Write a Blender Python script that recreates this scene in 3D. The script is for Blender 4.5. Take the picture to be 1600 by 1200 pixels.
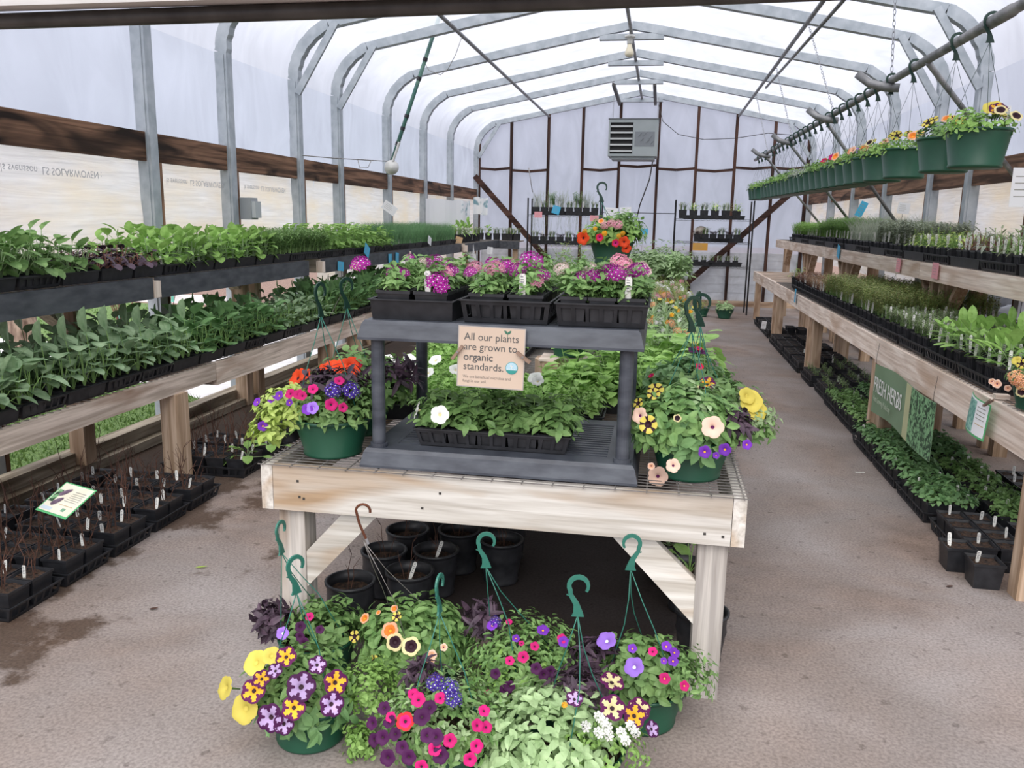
import bpy, math, random
from math import sin, cos, pi, sqrt, atan2, radians
from mathutils import Vector, Matrix

for _o in list(bpy.data.objects): bpy.data.objects.remove(_o)
scene = bpy.context.scene
C = scene.collection

# ------------------------------------------------------------------ camera
F, YAW, PITCH, ROLL, CAMZ = 1289., .1726, .1975, .0184, 1.52
_f = Vector((-sin(YAW)*cos(PITCH), cos(YAW)*cos(PITCH), -sin(PITCH)))
_r = Vector((cos(YAW), sin(YAW), 0)); _u = _r.cross(_f)
RR = cos(ROLL)*_r + sin(ROLL)*_u; UU = -sin(ROLL)*_r + cos(ROLL)*_u
cam = bpy.data.cameras.new('camera'); cam.sensor_width = 36; cam.lens = F/1600*36; cam.sensor_fit = 'HORIZONTAL'
cam.clip_start = .05; cam.clip_end = 500
camo = bpy.data.objects.new('camera', cam); C.objects.link(camo)
camo.matrix_world = Matrix(((RR.x, UU.x, -_f.x, 0), (RR.y, UU.y, -_f.y, 0), (RR.z, UU.z, -_f.z, CAMZ), (0, 0, 0, 1)))
scene.camera = camo

def sight(px, py):      # direction from the photograph's eye point, used to measure where things stand
    return ((px-800)/F*RR + (600-py)/F*UU + _f).normalized()
EYE = Vector((0, 0, CAMZ))

# ------------------------------------------------------------------ world, sun, exposure
world = bpy.data.worlds.new('world'); scene.world = world; world.use_nodes = True
nt = world.node_tree; nt.nodes.clear()
wo = nt.nodes.new('ShaderNodeOutputWorld'); bg = nt.nodes.new('ShaderNodeBackground')
tc = nt.nodes.new('ShaderNodeTexCoord'); sx = nt.nodes.new('ShaderNodeSeparateXYZ')
cr = nt.nodes.new('ShaderNodeValToRGB'); nz = nt.nodes.new('ShaderNodeTexNoise'); mx = nt.nodes.new('ShaderNodeMix')
mx.data_type = 'RGBA'; mx.blend_type = 'MULTIPLY'; mx.inputs[0].default_value = .35
cr2 = nt.nodes.new('ShaderNodeValToRGB')
cr.color_ramp.elements[0].position = 0.0; cr.color_ramp.elements[0].color = (.50, .56, .66, 1)
cr.color_ramp.elements[1].position = .55; cr.color_ramp.elements[1].color = (.97, .98, 1.04, 1)
e = cr.color_ramp.elements.new(.12); e.color = (.66, .70, .84, 1)
nz.inputs['Scale'].default_value = 2.2; nz.inputs['Detail'].default_value = 3
cr2.color_ramp.elements[0].position = .35; cr2.color_ramp.elements[0].color = (.72, .76, .86, 1)
cr2.color_ramp.elements[1].position = .65; cr2.color_ramp.elements[1].color = (1.05, 1.04, 1.03, 1)
L = nt.links.new
L(tc.outputs['Generated'], sx.inputs[0]); L(sx.outputs['Z'], cr.inputs[0]); L(tc.outputs['Generated'], nz.inputs['Vector'])
L(nz.outputs['Fac'], cr2.inputs[0]); L(cr.outputs[0], mx.inputs[6]); L(cr2.outputs[0], mx.inputs[7]); L(mx.outputs[2], bg.inputs[0]); L(bg.outputs[0], wo.inputs[0])
bg.inputs[1].default_value = 1.15
sun = bpy.data.lights.new('sun', 'SUN'); sun.energy = 4.2; sun.angle = radians(75); sun.color = (1, .96, .9)
suno = bpy.data.objects.new('sun', sun); C.objects.link(suno); suno.rotation_euler = (radians(38), radians(0), 0)
scene.view_settings.view_transform = 'Standard'; scene.view_settings.look = 'None'
scene.view_settings.gamma = 1; scene.view_settings.use_curve_mapping = False
scene.view_settings.exposure = 0.2
try:
    scene.cycles.transparent_max_bounces = 24; scene.cycles.max_bounces = 10; scene.cycles.transmission_bounces = 8
except Exception: pass

# ------------------------------------------------------------------ materials
MATS = {}
def _new(name):
    m = bpy.data.materials.new(name); m.use_nodes = True; n = m.node_tree; n.nodes.clear()
    out = n.nodes.new('ShaderNodeOutputMaterial'); return m, n, out
def noise_col(n, c1, c2, scale, stretch=(1, 1, 1), detail=4, lo=.35, hi=.65, dist=0):
    t = n.nodes.new('ShaderNodeTexCoord'); mp = n.nodes.new('ShaderNodeMapping'); mp.inputs['Scale'].default_value = stretch
    z = n.nodes.new('ShaderNodeTexNoise'); z.inputs['Scale'].default_value = scale; z.inputs['Detail'].default_value = detail
    z.inputs['Distortion'].default_value = dist
    r = n.nodes.new('ShaderNodeValToRGB'); r.color_ramp.elements[0].position = lo; r.color_ramp.elements[1].position = hi
    r.color_ramp.elements[0].color = (*c1, 1); r.color_ramp.elements[1].color = (*c2, 1)
    n.links.new(t.outputs['Object'], mp.inputs[0]); n.links.new(mp.outputs[0], z.inputs['Vector']); n.links.new(z.outputs['Fac'], r.inputs[0])
    return r.outputs[0], z.outputs['Fac'], mp
def mixc(n, a, b, fac, mode='MIX'):
    m = n.nodes.new('ShaderNodeMix'); m.data_type = 'RGBA'; m.blend_type = mode
    for k, v in ((6, a), (7, b)):
        if isinstance(v, tuple): m.inputs[k].default_value = (*v, 1)
        else: n.links.new(v, m.inputs[k])
    if isinstance(fac, (int, float)): m.inputs[0].default_value = fac
    else: n.links.new(fac, m.inputs[0])
    return m.outputs[2]
def bump(n, h, b, strength=.3, dist=.01):
    k = n.nodes.new('ShaderNodeBump'); k.inputs['Strength'].default_value = strength; k.inputs['Distance'].default_value = dist
    n.links.new(h, k.inputs['Height']); n.links.new(k.outputs[0], b.inputs['Normal'])
def plain(name, c1, c2=None, scale=8, rough=.5, metal=0, stretch=(1, 1, 1), bmp=0, bdist=.005, lo=.35, hi=.65, spec=.5, dist=0, detail=4):
    if name in MATS: return MATS[name]
    m, n, out = _new(name); b = n.nodes.new('ShaderNodeBsdfPrincipled')
    b.inputs['Roughness'].default_value = rough; b.inputs['Metallic'].default_value = metal; b.inputs['Specular IOR Level'].default_value = spec
    if c2 is None: b.inputs['Base Color'].default_value = (*c1, 1)
    else:
        col, fac, _ = noise_col(n, c1, c2, scale, stretch, lo=lo, hi=hi, dist=dist, detail=detail); n.links.new(col, b.inputs['Base Color'])
        if bmp: bump(n, fac, b, bmp, bdist)
    n.links.new(b.outputs[0], out.inputs[0]); MATS[name] = m; return m
def wood(name, c1, c2, c3, axis, grain=26, knots=True, rough=.75):
    key = name+'_'+'xyz'[axis]
    if key in MATS: return MATS[key]
    m, n, out = _new(key); b = n.nodes.new('ShaderNodeBsdfPrincipled'); b.inputs['Roughness'].default_value = rough
    b.inputs['Specular IOR Level'].default_value = .25
    st = [1, 1, 1]; st[axis] = .045
    col, fac, mp = noise_col(n, c1, c2, grain, tuple(st), detail=6, lo=.38, hi=.62, dist=.6)
    st2 = [1, 1, 1]; st2[axis] = .25
    col2, fac2, _ = noise_col(n, (0, 0, 0), (1, 1, 1), 5, tuple(st2), detail=2, lo=.52, hi=.72, dist=1.2)
    c = mixc(n, col, c3, col2)
    g, gf, _ = noise_col(n, (.74, .72, .70), (1, 1, 1), 90, tuple(st), detail=3, lo=.3, hi=.55)
    c = mixc(n, c, g, .7, 'MULTIPLY')
    oi = n.nodes.new('ShaderNodeObjectInfo'); hv = n.nodes.new('ShaderNodeHueSaturation')
    ma = n.nodes.new('ShaderNodeMath'); ma.operation = 'MULTIPLY_ADD'; ma.inputs[1].default_value = .3; ma.inputs[2].default_value = .85
    n.links.new(oi.outputs['Random'], ma.inputs[0]); n.links.new(ma.outputs[0], hv.inputs['Value']); n.links.new(c, hv.inputs['Color'])
    n.links.new(hv.outputs[0], b.inputs['Base Color']); bump(n, fac, b, .5, .004)
    n.links.new(b.outputs[0], out.inputs[0]); MATS[key] = m; return m
def leafm(name, c1, c2, trans=.3, rough=.5, spec=.35):
    if name in MATS: return MATS[name]
    m, n, out = _new(name); b = n.nodes.new('ShaderNodeBsdfPrincipled'); b.inputs['Roughness'].default_value = rough
    b.inputs['Specular IOR Level'].default_value = spec
    col, fac, _ = noise_col(n, c1, c2, 22, detail=2, lo=.3, hi=.7)
    oi = n.nodes.new('ShaderNodeObjectInfo'); hv = n.nodes.new('ShaderNodeHueSaturation')
    ma = n.nodes.new('ShaderNodeMath'); ma.operation = 'MULTIPLY_ADD'; ma.inputs[1].default_value = .35; ma.inputs[2].default_value = .83
    n.links.new(oi.outputs['Random'], ma.inputs[0]); n.links.new(ma.outputs[0], hv.inputs['Value']); n.links.new(col, hv.inputs['Color'])
    n.links.new(hv.outputs[0], b.inputs['Base Color'])
    t = n.nodes.new('ShaderNodeBsdfTranslucent'); n.links.new(hv.outputs[0], t.inputs[0])
    mxs = n.nodes.new('ShaderNodeMixShader'); mxs.inputs[0].default_value = trans
    n.links.new(b.outputs[0], mxs.inputs[1]); n.links.new(t.outputs[0], mxs.inputs[2]); n.links.new(mxs.outputs[0], out.inputs[0])
    MATS[name] = m; return m
def film(name, col, clear, diff, wr=6, strength=.4, stain=None, stretch=(1, 1, 1)):
    if name in MATS: return MATS[name]
    m, n, out = _new(name)
    tr = n.nodes.new('ShaderNodeBsdfTransparent'); tl = n.nodes.new('ShaderNodeBsdfTranslucent'); df = n.nodes.new('ShaderNodeBsdfDiffuse')
    gl = n.nodes.new('ShaderNodeBsdfGlossy'); gl.inputs['Roughness'].default_value = .25
    a = n.nodes.new('ShaderNodeMixShader'); a.inputs[0].default_value = diff
    g = n.nodes.new('ShaderNodeMixShader'); g.inputs[0].default_value = .05
    z = n.nodes.new('ShaderNodeMixShader')
    c, fac, _ = noise_col(n, tuple(x*.80 for x in col), col, wr, stretch, detail=6, lo=.28, hi=.66, dist=.8)
    if stain:
        s, sf, _ = noise_col(n, (0, 0, 0), (1, 1, 1), stain[1], stain[2], detail=4, lo=.4, hi=.75)
        c = mixc(n, c, stain[0], s)
    for q in (tl, df): n.links.new(c, q.inputs[0])
    bp = n.nodes.new('ShaderNodeBump'); bp.inputs['Strength'].default_value = strength; bp.inputs['Distance'].default_value = .05
    n.links.new(fac, bp.inputs['Height'])
    for q in (tl, df, gl): n.links.new(bp.outputs[0], q.inputs['Normal'])
    n.links.new(tl.outputs[0], a.inputs[1]); n.links.new(df.outputs[0], a.inputs[2])
    n.links.new(a.outputs[0], g.inputs[1]); n.links.new(gl.outputs[0], g.inputs[2])
    z.inputs[0].default_value = clear; n.links.new(g.outputs[0], z.inputs[1]); n.links.new(tr.outputs[0], z.inputs[2])
    n.links.new(z.outputs[0], out.inputs[0]); MATS[name] = m; return m

GALV = plain('galvanised_steel', (.34, .38, .42), (.47, .51, .55), 9, .5, .35)
PIPE = plain('dull_pipe', (.16, .165, .17), (.30, .30, .31), 10, .5, .5)
DARKPIPE = plain('dark_pipe', (.035, .032, .03), (.07, .065, .06), 12, .5, .3)
WIREM = plain('wire_steel', (.22, .21, .20), (.36, .34, .33), 30, .45, .7)
CHAIN = plain('chain_steel', (.42, .43, .45), None, rough=.35, metal=.8)
BLACKP = plain('black_plastic', (.012, .013, .016), (.026, .027, .032), 25, .42, spec=.5)
BLACKT = plain('black_tray_plastic', (.010, .011, .014), (.022, .023, .028), 20, .5)
SHELFP = plain('charcoal_plastic', (.035, .040, .055), (.075, .085, .105), 9, .45, stretch=(1, 1, 3))
GREENP = plain('green_pot_plastic', (.010, .062, .036), (.016, .085, .048), 6, .38)
GREENH = plain('green_hook_plastic', (.02, .13, .10), (.03, .17, .125), 20, .4)
SOIL = plain('potting_soil', (.012, .007, .005), (.085, .045, .026), 70, .95, bmp=.8, bdist=.01, lo=.4, hi=.7)
TAGW = plain('white_tag', (.80, .80, .76), (.60, .60, .58), 220, .5, lo=.52, hi=.62, stretch=(1, 1, .5))
WHITE = plain('white_card', (.82, .83, .86), None, rough=.6)
BLACKM = plain('black_metal', (.012, .012, .014), None, rough=.4, metal=.3)
FASCIA = plain('charcoal_bench_board', (.035, .040, .050), (.075, .082, .095), 7, .6, stretch=(3, 1, 3))
def W_table(a): return wood('weathered_board', (.50, .46, .41), (.72, .69, .65), (.44, .31, .20), a, 22)
def W_leg(a): return wood('weathered_leg', (.36, .33, .31), (.62, .58, .54), (.30, .22, .16), a, 30)
def W_bench(a): return wood('tan_bench_board', (.66, .53, .44), (.88, .77, .68), (.56, .41, .31), a, 34)
def W_post(a): return wood('tan_post', (.42, .29, .19), (.66, .50, .37), (.30, .19, .12), a, 30)
def W_grey(a): return wood('grey_bench_board', (.42, .35, .29), (.68, .58, .50), (.34, .24, .18), a, 34)
def W_dark(a): return wood('dark_stained_board', (.06, .030, .018), (.30, .165, .105), (.020, .011, .008), a, 20)
def W_stud(a): return wood('dark_stud', (.030, .014, .011), (.095, .048, .036), (.015, .008, .007), a, 20)
def W_sills(a): return wood('sill_pale', (.30, .25, .18), (.56, .48, .38), (.16, .12, .08), a, 24)
def W_sill(a): return wood('sill_board', (.24, .20, .15), (.50, .43, .34), (.12, .09, .06), a, 22)

# ------------------------------------------------------------------ mesh builder
def link(o, parent=None, loc=None, rotz=0):
    C.objects.link(o)
    if parent is not None: o.parent = parent
    if loc is not None: o.location = loc
    if rotz: o.rotation_euler[2] = rotz
    return o
class MB:
    def __init__(s): s.v = []; s.f = []; s.m = []
    def add(s, vs, fs, mi=0):
        k = len(s.v); s.v.extend([tuple(p) for p in vs]); s.f.extend([tuple(i+k for i in f) for f in fs]); s.m.extend([mi]*len(fs))
    def box(s, x0, x1, y0, y1, z0, z1, mi=0):
        s.add([(x0, y0, z0), (x1, y0, z0), (x1, y1, z0), (x0, y1, z0), (x0, y0, z1), (x1, y0, z1), (x1, y1, z1), (x0, y1, z1)],
              [(0, 3, 2, 1), (4, 5, 6, 7), (0, 1, 5, 4), (1, 2, 6, 5), (2, 3, 7, 6), (3, 0, 4, 7)], mi)
    def beam(s, p, q, w, h, mi=0, up=(0, 0, 1)):
        p = Vector(p); q = Vector(q); d = (q-p).normalized(); up = Vector(up)
        if abs(d.dot(up)) > .98: up = Vector((0, 1, 0))
        a = d.cross(up).normalized()*w/2; b = a.cross(d).normalized()*h/2
        s.add([p-a-b, p+a-b, p+a+b, p-a+b, q-a-b, q+a-b, q+a+b, q-a+b], [(0, 1, 2, 3)[::-1], (4, 5, 6, 7), (0, 1, 5, 4), (1, 2, 6, 5), (2, 3, 7, 6), (3, 0, 4, 7)], mi)
    def tube(s, pts, r, n=6, mi=0, cap=True, flat=None):
        pts = [Vector(p) for p in pts]; vs = []; ring = None; N = len(pts)
        for i, p in enumerate(pts):
            d = (pts[min(i+1, N-1)]-pts[max(i-1, 0)]).normalized()
            if ring is None:
                up = Vector((0, 0, 1)) if abs(d.z) < .9 else Vector((0, 1, 0)); a = d.cross(up).normalized()
            else: a = (ring-d*ring.dot(d)).normalized()
            ring = a; b = d.cross(a); rr = r[i] if isinstance(r, (list, tuple)) else r
            for k in range(n):
                t = 2*pi*k/n+pi/n; vs.append(p+a*cos(t)*rr+b*sin(t)*rr*(flat or 1))
        fs = [(i*n+k, i*n+(k+1) % n, (i+1)*n+(k+1) % n, (i+1)*n+k) for i in range(N-1) for k in range(n)]
        if cap: fs += [tuple(range(n))[::-1], tuple((N-1)*n+k for k in range(n))]
        s.add(vs, fs, mi)
    def strip(s, pts, w, h, side, mi=0):      # rectangular section swept in a plane whose normal is side
        pts = [Vector(p) for p in pts]; side = Vector(side).normalized(); vs = []; N = len(pts)
        for i, p in enumerate(pts):
            d = (pts[min(i+1, N-1)]-pts[max(i-1, 0)]).normalized(); o = side.cross(d).normalized()*h/2; a = side*w/2
            vs += [p-a-o, p+a-o, p+a+o, p-a+o]
        fs = [(i*4+k, i*4+(k+1) % 4, i*4+4+(k+1) % 4, i*4+4+k) for i in range(N-1) for k in range(4)]
        fs += [(3, 2, 1, 0), (N*4-4, N*4-3, N*4-2, N*4-1)]; s.add(vs, fs, mi)
    def lathe(s, prof, n=24, mi=0, c=(0, 0, 0), capb=False, capt=False):
        vs = [(c[0]+r*cos(2*pi*k/n), c[1]+r*sin(2*pi*k/n), c[2]+z) for r, z in prof for k in range(n)]
        fs = [(i*n+k, i*n+(k+1) % n, (i+1)*n+(k+1) % n, (i+1)*n+k) for i in range(len(prof)-1) for k in range(n)]
        if capb: fs.append(tuple(range(n))[::-1])
        if capt: fs.append(tuple((len(prof)-1)*n+k for k in range(n)))
        s.add(vs, fs, mi)
    def rings(s, prof, mi=0, capb=True, c=(0, 0, 0)):      # square cross-sections (hx,hy,z)
        vs = [(c[0]+sxx*hx, c[1]+syy*hy, c[2]+z) for hx, hy, z in prof for sxx, syy in ((-1, -1), (1, -1), (1, 1), (-1, 1))]
        fs = [(i*4+k, i*4+(k+1) % 4, i*4+4+(k+1) % 4, i*4+4+k) for i in range(len(prof)-1) for k in range(4)]
        if capb: fs.append((3, 2, 1, 0))
        s.add(vs, fs, mi)
    def leaf(s, p, d, nrm, Ln, W, bend=.3, fold=.15, mi=0, tip=1.0):
        p = Vector(p); d = Vector(d).normalized(); nrm = Vector(nrm); side = d.cross(nrm)
        if side.length < 1e-4: side = d.orthogonal()
        side.normalize(); up = side.cross(d).normalized()
        st = ((0, .10), (.28, .88), (.6, 1.0), (.86, .66)) if tip > 1 else ((0, .12), (.3, .92), (.62, .84), (.86, .42)); vs = []
        for t, w in st:
            c = p+d*Ln*t-up*Ln*bend*t*t; hw = W*.5*w; vs += [c-side*hw+up*hw*fold*2, c, c+side*hw+up*hw*fold*2]
        vs.append(p+d*Ln-up*Ln*bend); fs = []
        for i in range(3):
            a = i*3; fs += [(a, a+1, a+4, a+3), (a+1, a+2, a+5, a+4)]
        fs += [(9, 10, 12), (10, 11, 12)]; s.add(vs, fs, mi)
    def taper(s, k0, k1, kx, ky, z0, z1):
        for i in range(k0, len(s.v) if k1 is None else k1):
            x, y, z = s.v[i]; t = (z-z0)/(z1-z0); s.v[i] = (x*(kx+(1-kx)*t), y*(ky+(1-ky)*t), z)
    def mesh(s, name, mats, smooth=False):
        me = bpy.data.meshes.new(name); me.from_pydata(s.v, [], s.f)
        for m in (mats if isinstance(mats, (list, tuple)) else [mats]): me.materials.append(m)
        me.polygons.foreach_set('material_index', s.m)
        if smooth: me.polygons.foreach_set('use_smooth', [True]*len(s.f))
        me.update(); return me
    def build(s, name, mats, parent=None, loc=None, smooth=False):
        return link(bpy.data.objects.new(name, s.mesh(name, mats, smooth)), parent, loc)
def tag(o, label, cat, group=None):
    o['label'] = label; o['category'] = cat
    if group: o['group'] = group
    return o
def thing(name, label, cat, loc=(0, 0, 0), rotz=0, group=None):
    o = bpy.data.objects.new(name, None); o.empty_display_size = .05; link(o, None, loc, rotz); return tag(o, label, cat, group)
def structure(o): o['kind'] = 'structure'; return o
def text(name, body, size, mat, parent, loc, rot, ext=.0004, bold=0, align='LEFT', sx=1.0):
    cu = bpy.data.curves.new(name, 'FONT'); cu.body = body; cu.size = size; cu.extrude = ext; cu.offset = bold; cu.align_x = align
    cu.materials.append(mat); cu.resolution_u = 3
    f = bpy.data.objects.new(name, cu); C.objects.link(f); bpy.context.view_layer.update()
    me = bpy.data.meshes.new_from_object(f.evaluated_get(bpy.context.evaluated_depsgraph_get())); me.name = name
    bpy.data.objects.remove(f); bpy.data.curves.remove(cu)
    o = bpy.data.objects.new(name, me); link(o, parent, loc); o.rotation_euler = rot; o.scale = (sx, 1, 1); return o
def proto(name, parts):      # parts: list of (name, mesh, offset, sub-parts)
    return (name, parts)
def place(pr, loc, label, cat, group=None, rotz=0, scale=1, skip=()):
    name, parts = pr
    r = thing(name, label, cat, loc, rotz, group); r.scale = (scale,)*3
    for pn, me, off, subs in parts:
        if pn in skip: continue
        o = bpy.data.objects.new(pn, me); link(o, r, off)
        for sn, sm, so in subs: link(bpy.data.objects.new(sn, sm), o, so)
    return r
def single(name, me, loc, label, cat, group=None, rotz=0, scale=1):
    o = bpy.data.objects.new(name, me); link(o, None, loc, rotz); o.scale = (scale,)*3; return tag(o, label, cat, group)

def atY(px, py, Y): d = sight(px, py); return EYE + d*(Y/d.y)
def atX(px, py, X): d = sight(px, py); return EYE + d*(X/d.x)
def atZ(px, py, Z): d = sight(px, py); return EYE + d*((Z-CAMZ)/d.z)

# ------------------------------------------------------------------ greenhouse shell
XC, HW, WK, ZK, ZR, ZP = -.468, 3.05, 2.69, 3.28, 3.80, 2.78
XL, XR, YB, YF = XC-HW, XC+HW, 15.82, .3
ARCH = [3.75, 5.37, 6.46, 7.79, 8.84, 10.52, 12.19, 13.79, 15.82]
HALF = [(3.05, 0), (3.05, ZP), (3.035, 2.90), (2.99, 3.01), (2.92, 3.11), (2.82, 3.20), (WK, ZK), (0, ZR)]
def roofz(x):      # underside line of the roof above a given x
    d = abs(x-XC)
    if d <= WK: return ZR-(ZR-ZK)*d/WK
    for (a, za), (b, zb) in zip(HALF[1:], HALF[2:]):
        if b <= d <= a: return za+(zb-za)*(a-d)/(a-b)
    return ZP

m, n, out = _new('concrete'); b = n.nodes.new('ShaderNodeBsdfPrincipled'); b.inputs['Roughness'].default_value = .8; b.inputs['Specular IOR Level'].default_value = .25
c1, f1, _ = noise_col(n, (.22, .19, .175), (.33, .30, .29), 1.1, detail=6, lo=.35, hi=.65, dist=.5)
c2, f2, _ = noise_col(n, (.17, .115, .085), (.28, .20, .155), 6, detail=6)
k2, g2, _ = noise_col(n, (0, 0, 0), (.75, .75, .75), .8, detail=8, lo=.40, hi=.68, dist=1.0)
c3, f3, _ = noise_col(n, (.72, .70, .70), (1.14, 1.13, 1.13), 95, detail=6, lo=.33, hi=.62)
c4, f4, _ = noise_col(n, (.45, .43, .42), (1, 1, 1), 22, detail=4, lo=.30, hi=.37)
cc = mixc(n, c1, c2, k2); cc = mixc(n, cc, c3, .9, 'MULTIPLY'); cc = mixc(n, cc, c4, .6, 'MULTIPLY')
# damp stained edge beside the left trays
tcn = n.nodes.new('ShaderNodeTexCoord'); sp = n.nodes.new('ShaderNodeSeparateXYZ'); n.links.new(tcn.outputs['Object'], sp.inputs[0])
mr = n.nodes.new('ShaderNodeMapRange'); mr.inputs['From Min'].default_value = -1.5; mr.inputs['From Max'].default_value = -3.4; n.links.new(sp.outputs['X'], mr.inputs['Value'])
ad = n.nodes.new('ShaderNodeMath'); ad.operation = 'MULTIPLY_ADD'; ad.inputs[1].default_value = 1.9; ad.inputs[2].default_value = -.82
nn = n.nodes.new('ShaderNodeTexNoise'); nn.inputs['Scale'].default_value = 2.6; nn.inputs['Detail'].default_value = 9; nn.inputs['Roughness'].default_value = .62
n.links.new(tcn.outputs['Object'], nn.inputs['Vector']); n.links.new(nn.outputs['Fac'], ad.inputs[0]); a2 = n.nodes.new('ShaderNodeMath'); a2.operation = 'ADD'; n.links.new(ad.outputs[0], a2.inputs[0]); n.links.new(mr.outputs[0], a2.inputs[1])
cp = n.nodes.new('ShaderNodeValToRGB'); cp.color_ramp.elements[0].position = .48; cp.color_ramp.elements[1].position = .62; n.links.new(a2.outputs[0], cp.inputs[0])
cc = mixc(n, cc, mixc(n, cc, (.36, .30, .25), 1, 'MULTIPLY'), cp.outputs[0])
n.links.new(cc, b.inputs['Base Color']); 
# slab colour darkened under the middle table, with a noisy edge
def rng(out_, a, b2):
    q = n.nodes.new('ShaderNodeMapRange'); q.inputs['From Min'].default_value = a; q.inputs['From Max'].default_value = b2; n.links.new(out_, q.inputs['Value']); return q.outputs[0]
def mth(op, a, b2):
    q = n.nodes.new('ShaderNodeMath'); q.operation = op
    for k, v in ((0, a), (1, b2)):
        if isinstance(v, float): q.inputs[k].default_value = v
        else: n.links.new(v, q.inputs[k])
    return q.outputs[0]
dark_mask = mth('MULTIPLY', mth('MULTIPLY', rng(sp.outputs['X'], -1.45, -.95), rng(sp.outputs['X'], .40, -.05)), rng(sp.outputs['Y'], 2.45, 3.0))
dark_mask = rng(mth('ADD', dark_mask, mth('MULTIPLY', nn.outputs['Fac'], .9)), .85, 1.1)
cc = mixc(n, cc, mixc(n, cc, (.13, .12, .125), 1, 'MULTIPLY'), dark_mask)
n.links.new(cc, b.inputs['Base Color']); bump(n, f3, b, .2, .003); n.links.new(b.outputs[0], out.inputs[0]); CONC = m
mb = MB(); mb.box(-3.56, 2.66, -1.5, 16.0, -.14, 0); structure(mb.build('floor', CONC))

# ground outside
GND = plain('bark_mulch', (.10, .055, .045), (.30, .20, .16), 40, .95, bmp=.6, bdist=.02)
mb = MB(); mb.box(-40, 40, -12, 60, -.30, -.13); o = mb.build('ground_outside', GND); structure(o)
GRASS = plain('lawn', (.045, .10, .02), (.17, .27, .08), 60, .9, bmp=.8, bdist=.03)
PAVE = plain('pale_paving', (.55, .54, .56), (.72, .71, .73), 6, .85)
def patch(name, pts, z, mat, label, cat, kind=None):
    mb = MB(); nn_ = len(pts); mb.add([(x, y, z) for x, y in pts]+[(x, y, -.14) for x, y in pts], [tuple(range(nn_))]+[(i, i+nn_, (i+1) % nn_+nn_, (i+1) % nn_) for i in range(nn_)])
    o = mb.build(name, mat); tag(o, label, cat)
    if kind: o['kind'] = kind
    return o
lawn_mb = [(-3.85, 3.9), (-3.75, 6.3), (-4.6, 6.9), (-5.6, 6.6), (-5.4, 5.4), (-4.7, 4.6)]
patch('lawn_patch', lawn_mb, -.05, GRASS, 'small patch of short green grass just outside the left wall', 'lawn', 'stuff')
patch('lawn', [(-6.6, 9.0), (-5.0, 9.6), (-6.0, 12.6), (-9.5, 13.2), (-14, 12.8), (-13, 10.5), (-9, 9.3)], -.04, GRASS, 'larger green lawn beyond the pale paving outside left', 'lawn', 'stuff')
o = patch('paving', [(-4.0, 2.0), (-3.9, 12), (-7.2, 12), (-18, 12.5), (-18, 4), (-9, 2)], -.10, PAVE, 'pale paving outside the left wall', 'paving'); structure(o)
o = patch('mulch_bed', [(-3.7, .5), (-3.7, 3.9), (-4.7, 4.6), (-5.2, 3.9), (-5.0, .5)], -.07, GND, 'bark mulch bed outside', 'mulch', 'stuff')
rnd = random.Random(4)
mb = MB()
for poly, N in (((-5.7, -3.75, 3.9, 6.9), 5200), ((-13, -5, 9.2, 13), 2600)):
    for _ in range(N):
        x = rnd.uniform(poly[0], poly[1]); y = rnd.uniform(poly[2], poly[3])
        P = lawn_mb if N == 5200 else [(-6.6, 9.0), (-5.0, 9.6), (-6.0, 12.6), (-9.5, 13.2), (-14, 12.8), (-13, 10.5), (-9, 9.3)]
        ins = False; j = len(P)-1
        for i in range(len(P)):
            if (P[i][1] > y) != (P[j][1] > y) and x < (P[j][0]-P[i][0])*(y-P[i][1])/(P[j][1]-P[i][1])+P[i][0]: ins = not ins
            j = i
        if not ins: continue
        a = rnd.uniform(0, 2*pi); h = rnd.uniform(.02, .05); w = .007 if N == 5200 else .02
        mb.add([(x-w*cos(a), y-w*sin(a), -.05), (x+w*cos(a), y+w*sin(a), -.05), (x+rnd.uniform(-.03, .03), y+rnd.uniform(-.03, .03), -.05+h)], [(0, 1, 2)])
o = mb.build('grass_blades', leafm('grass_blade', (.06, .14, .03), (.22, .34, .10))); tag(o, 'green grass blades standing up from the lawns outside', 'grass'); o['kind'] = 'stuff'
# tree trunk, kerb, young potted trees outside left
mb = MB(); base = atZ(70, 610, -.1); p0 = Vector((-6.1, 7.1, -.1))
mb.tube([p0, p0+Vector((-.05, .02, .5)), p0+Vector((-.22, .08, 1.2)), p0+Vector((-.5, .2, 2.2))], [.17, .135, .125, .12], 14)
BARK = plain('tree_bark', (.09, .055, .04), (.30, .22, .17), 16, .95, stretch=(1, 1, .3), bmp=1, bdist=.03)
tag(mb.build('tree_trunk', BARK, smooth=True), 'leaning brown tree trunk standing outside beyond the left wall', 'tree')
mb = MB(); mb.box(-12, -7.6, 14.0, 14.15, -.13, .02); k = mb.build('kerb', PAVE); tag(k, 'pale concrete kerb beyond the lawn with a red painted stretch', 'kerb')
mb = MB(); mb.box(-8.2, -7.95, 13.985, 14.155, -.12, .028); mb.build('red_stretch', plain('red_paint', (.30, .03, .035), None, rough=.6), k)
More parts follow.
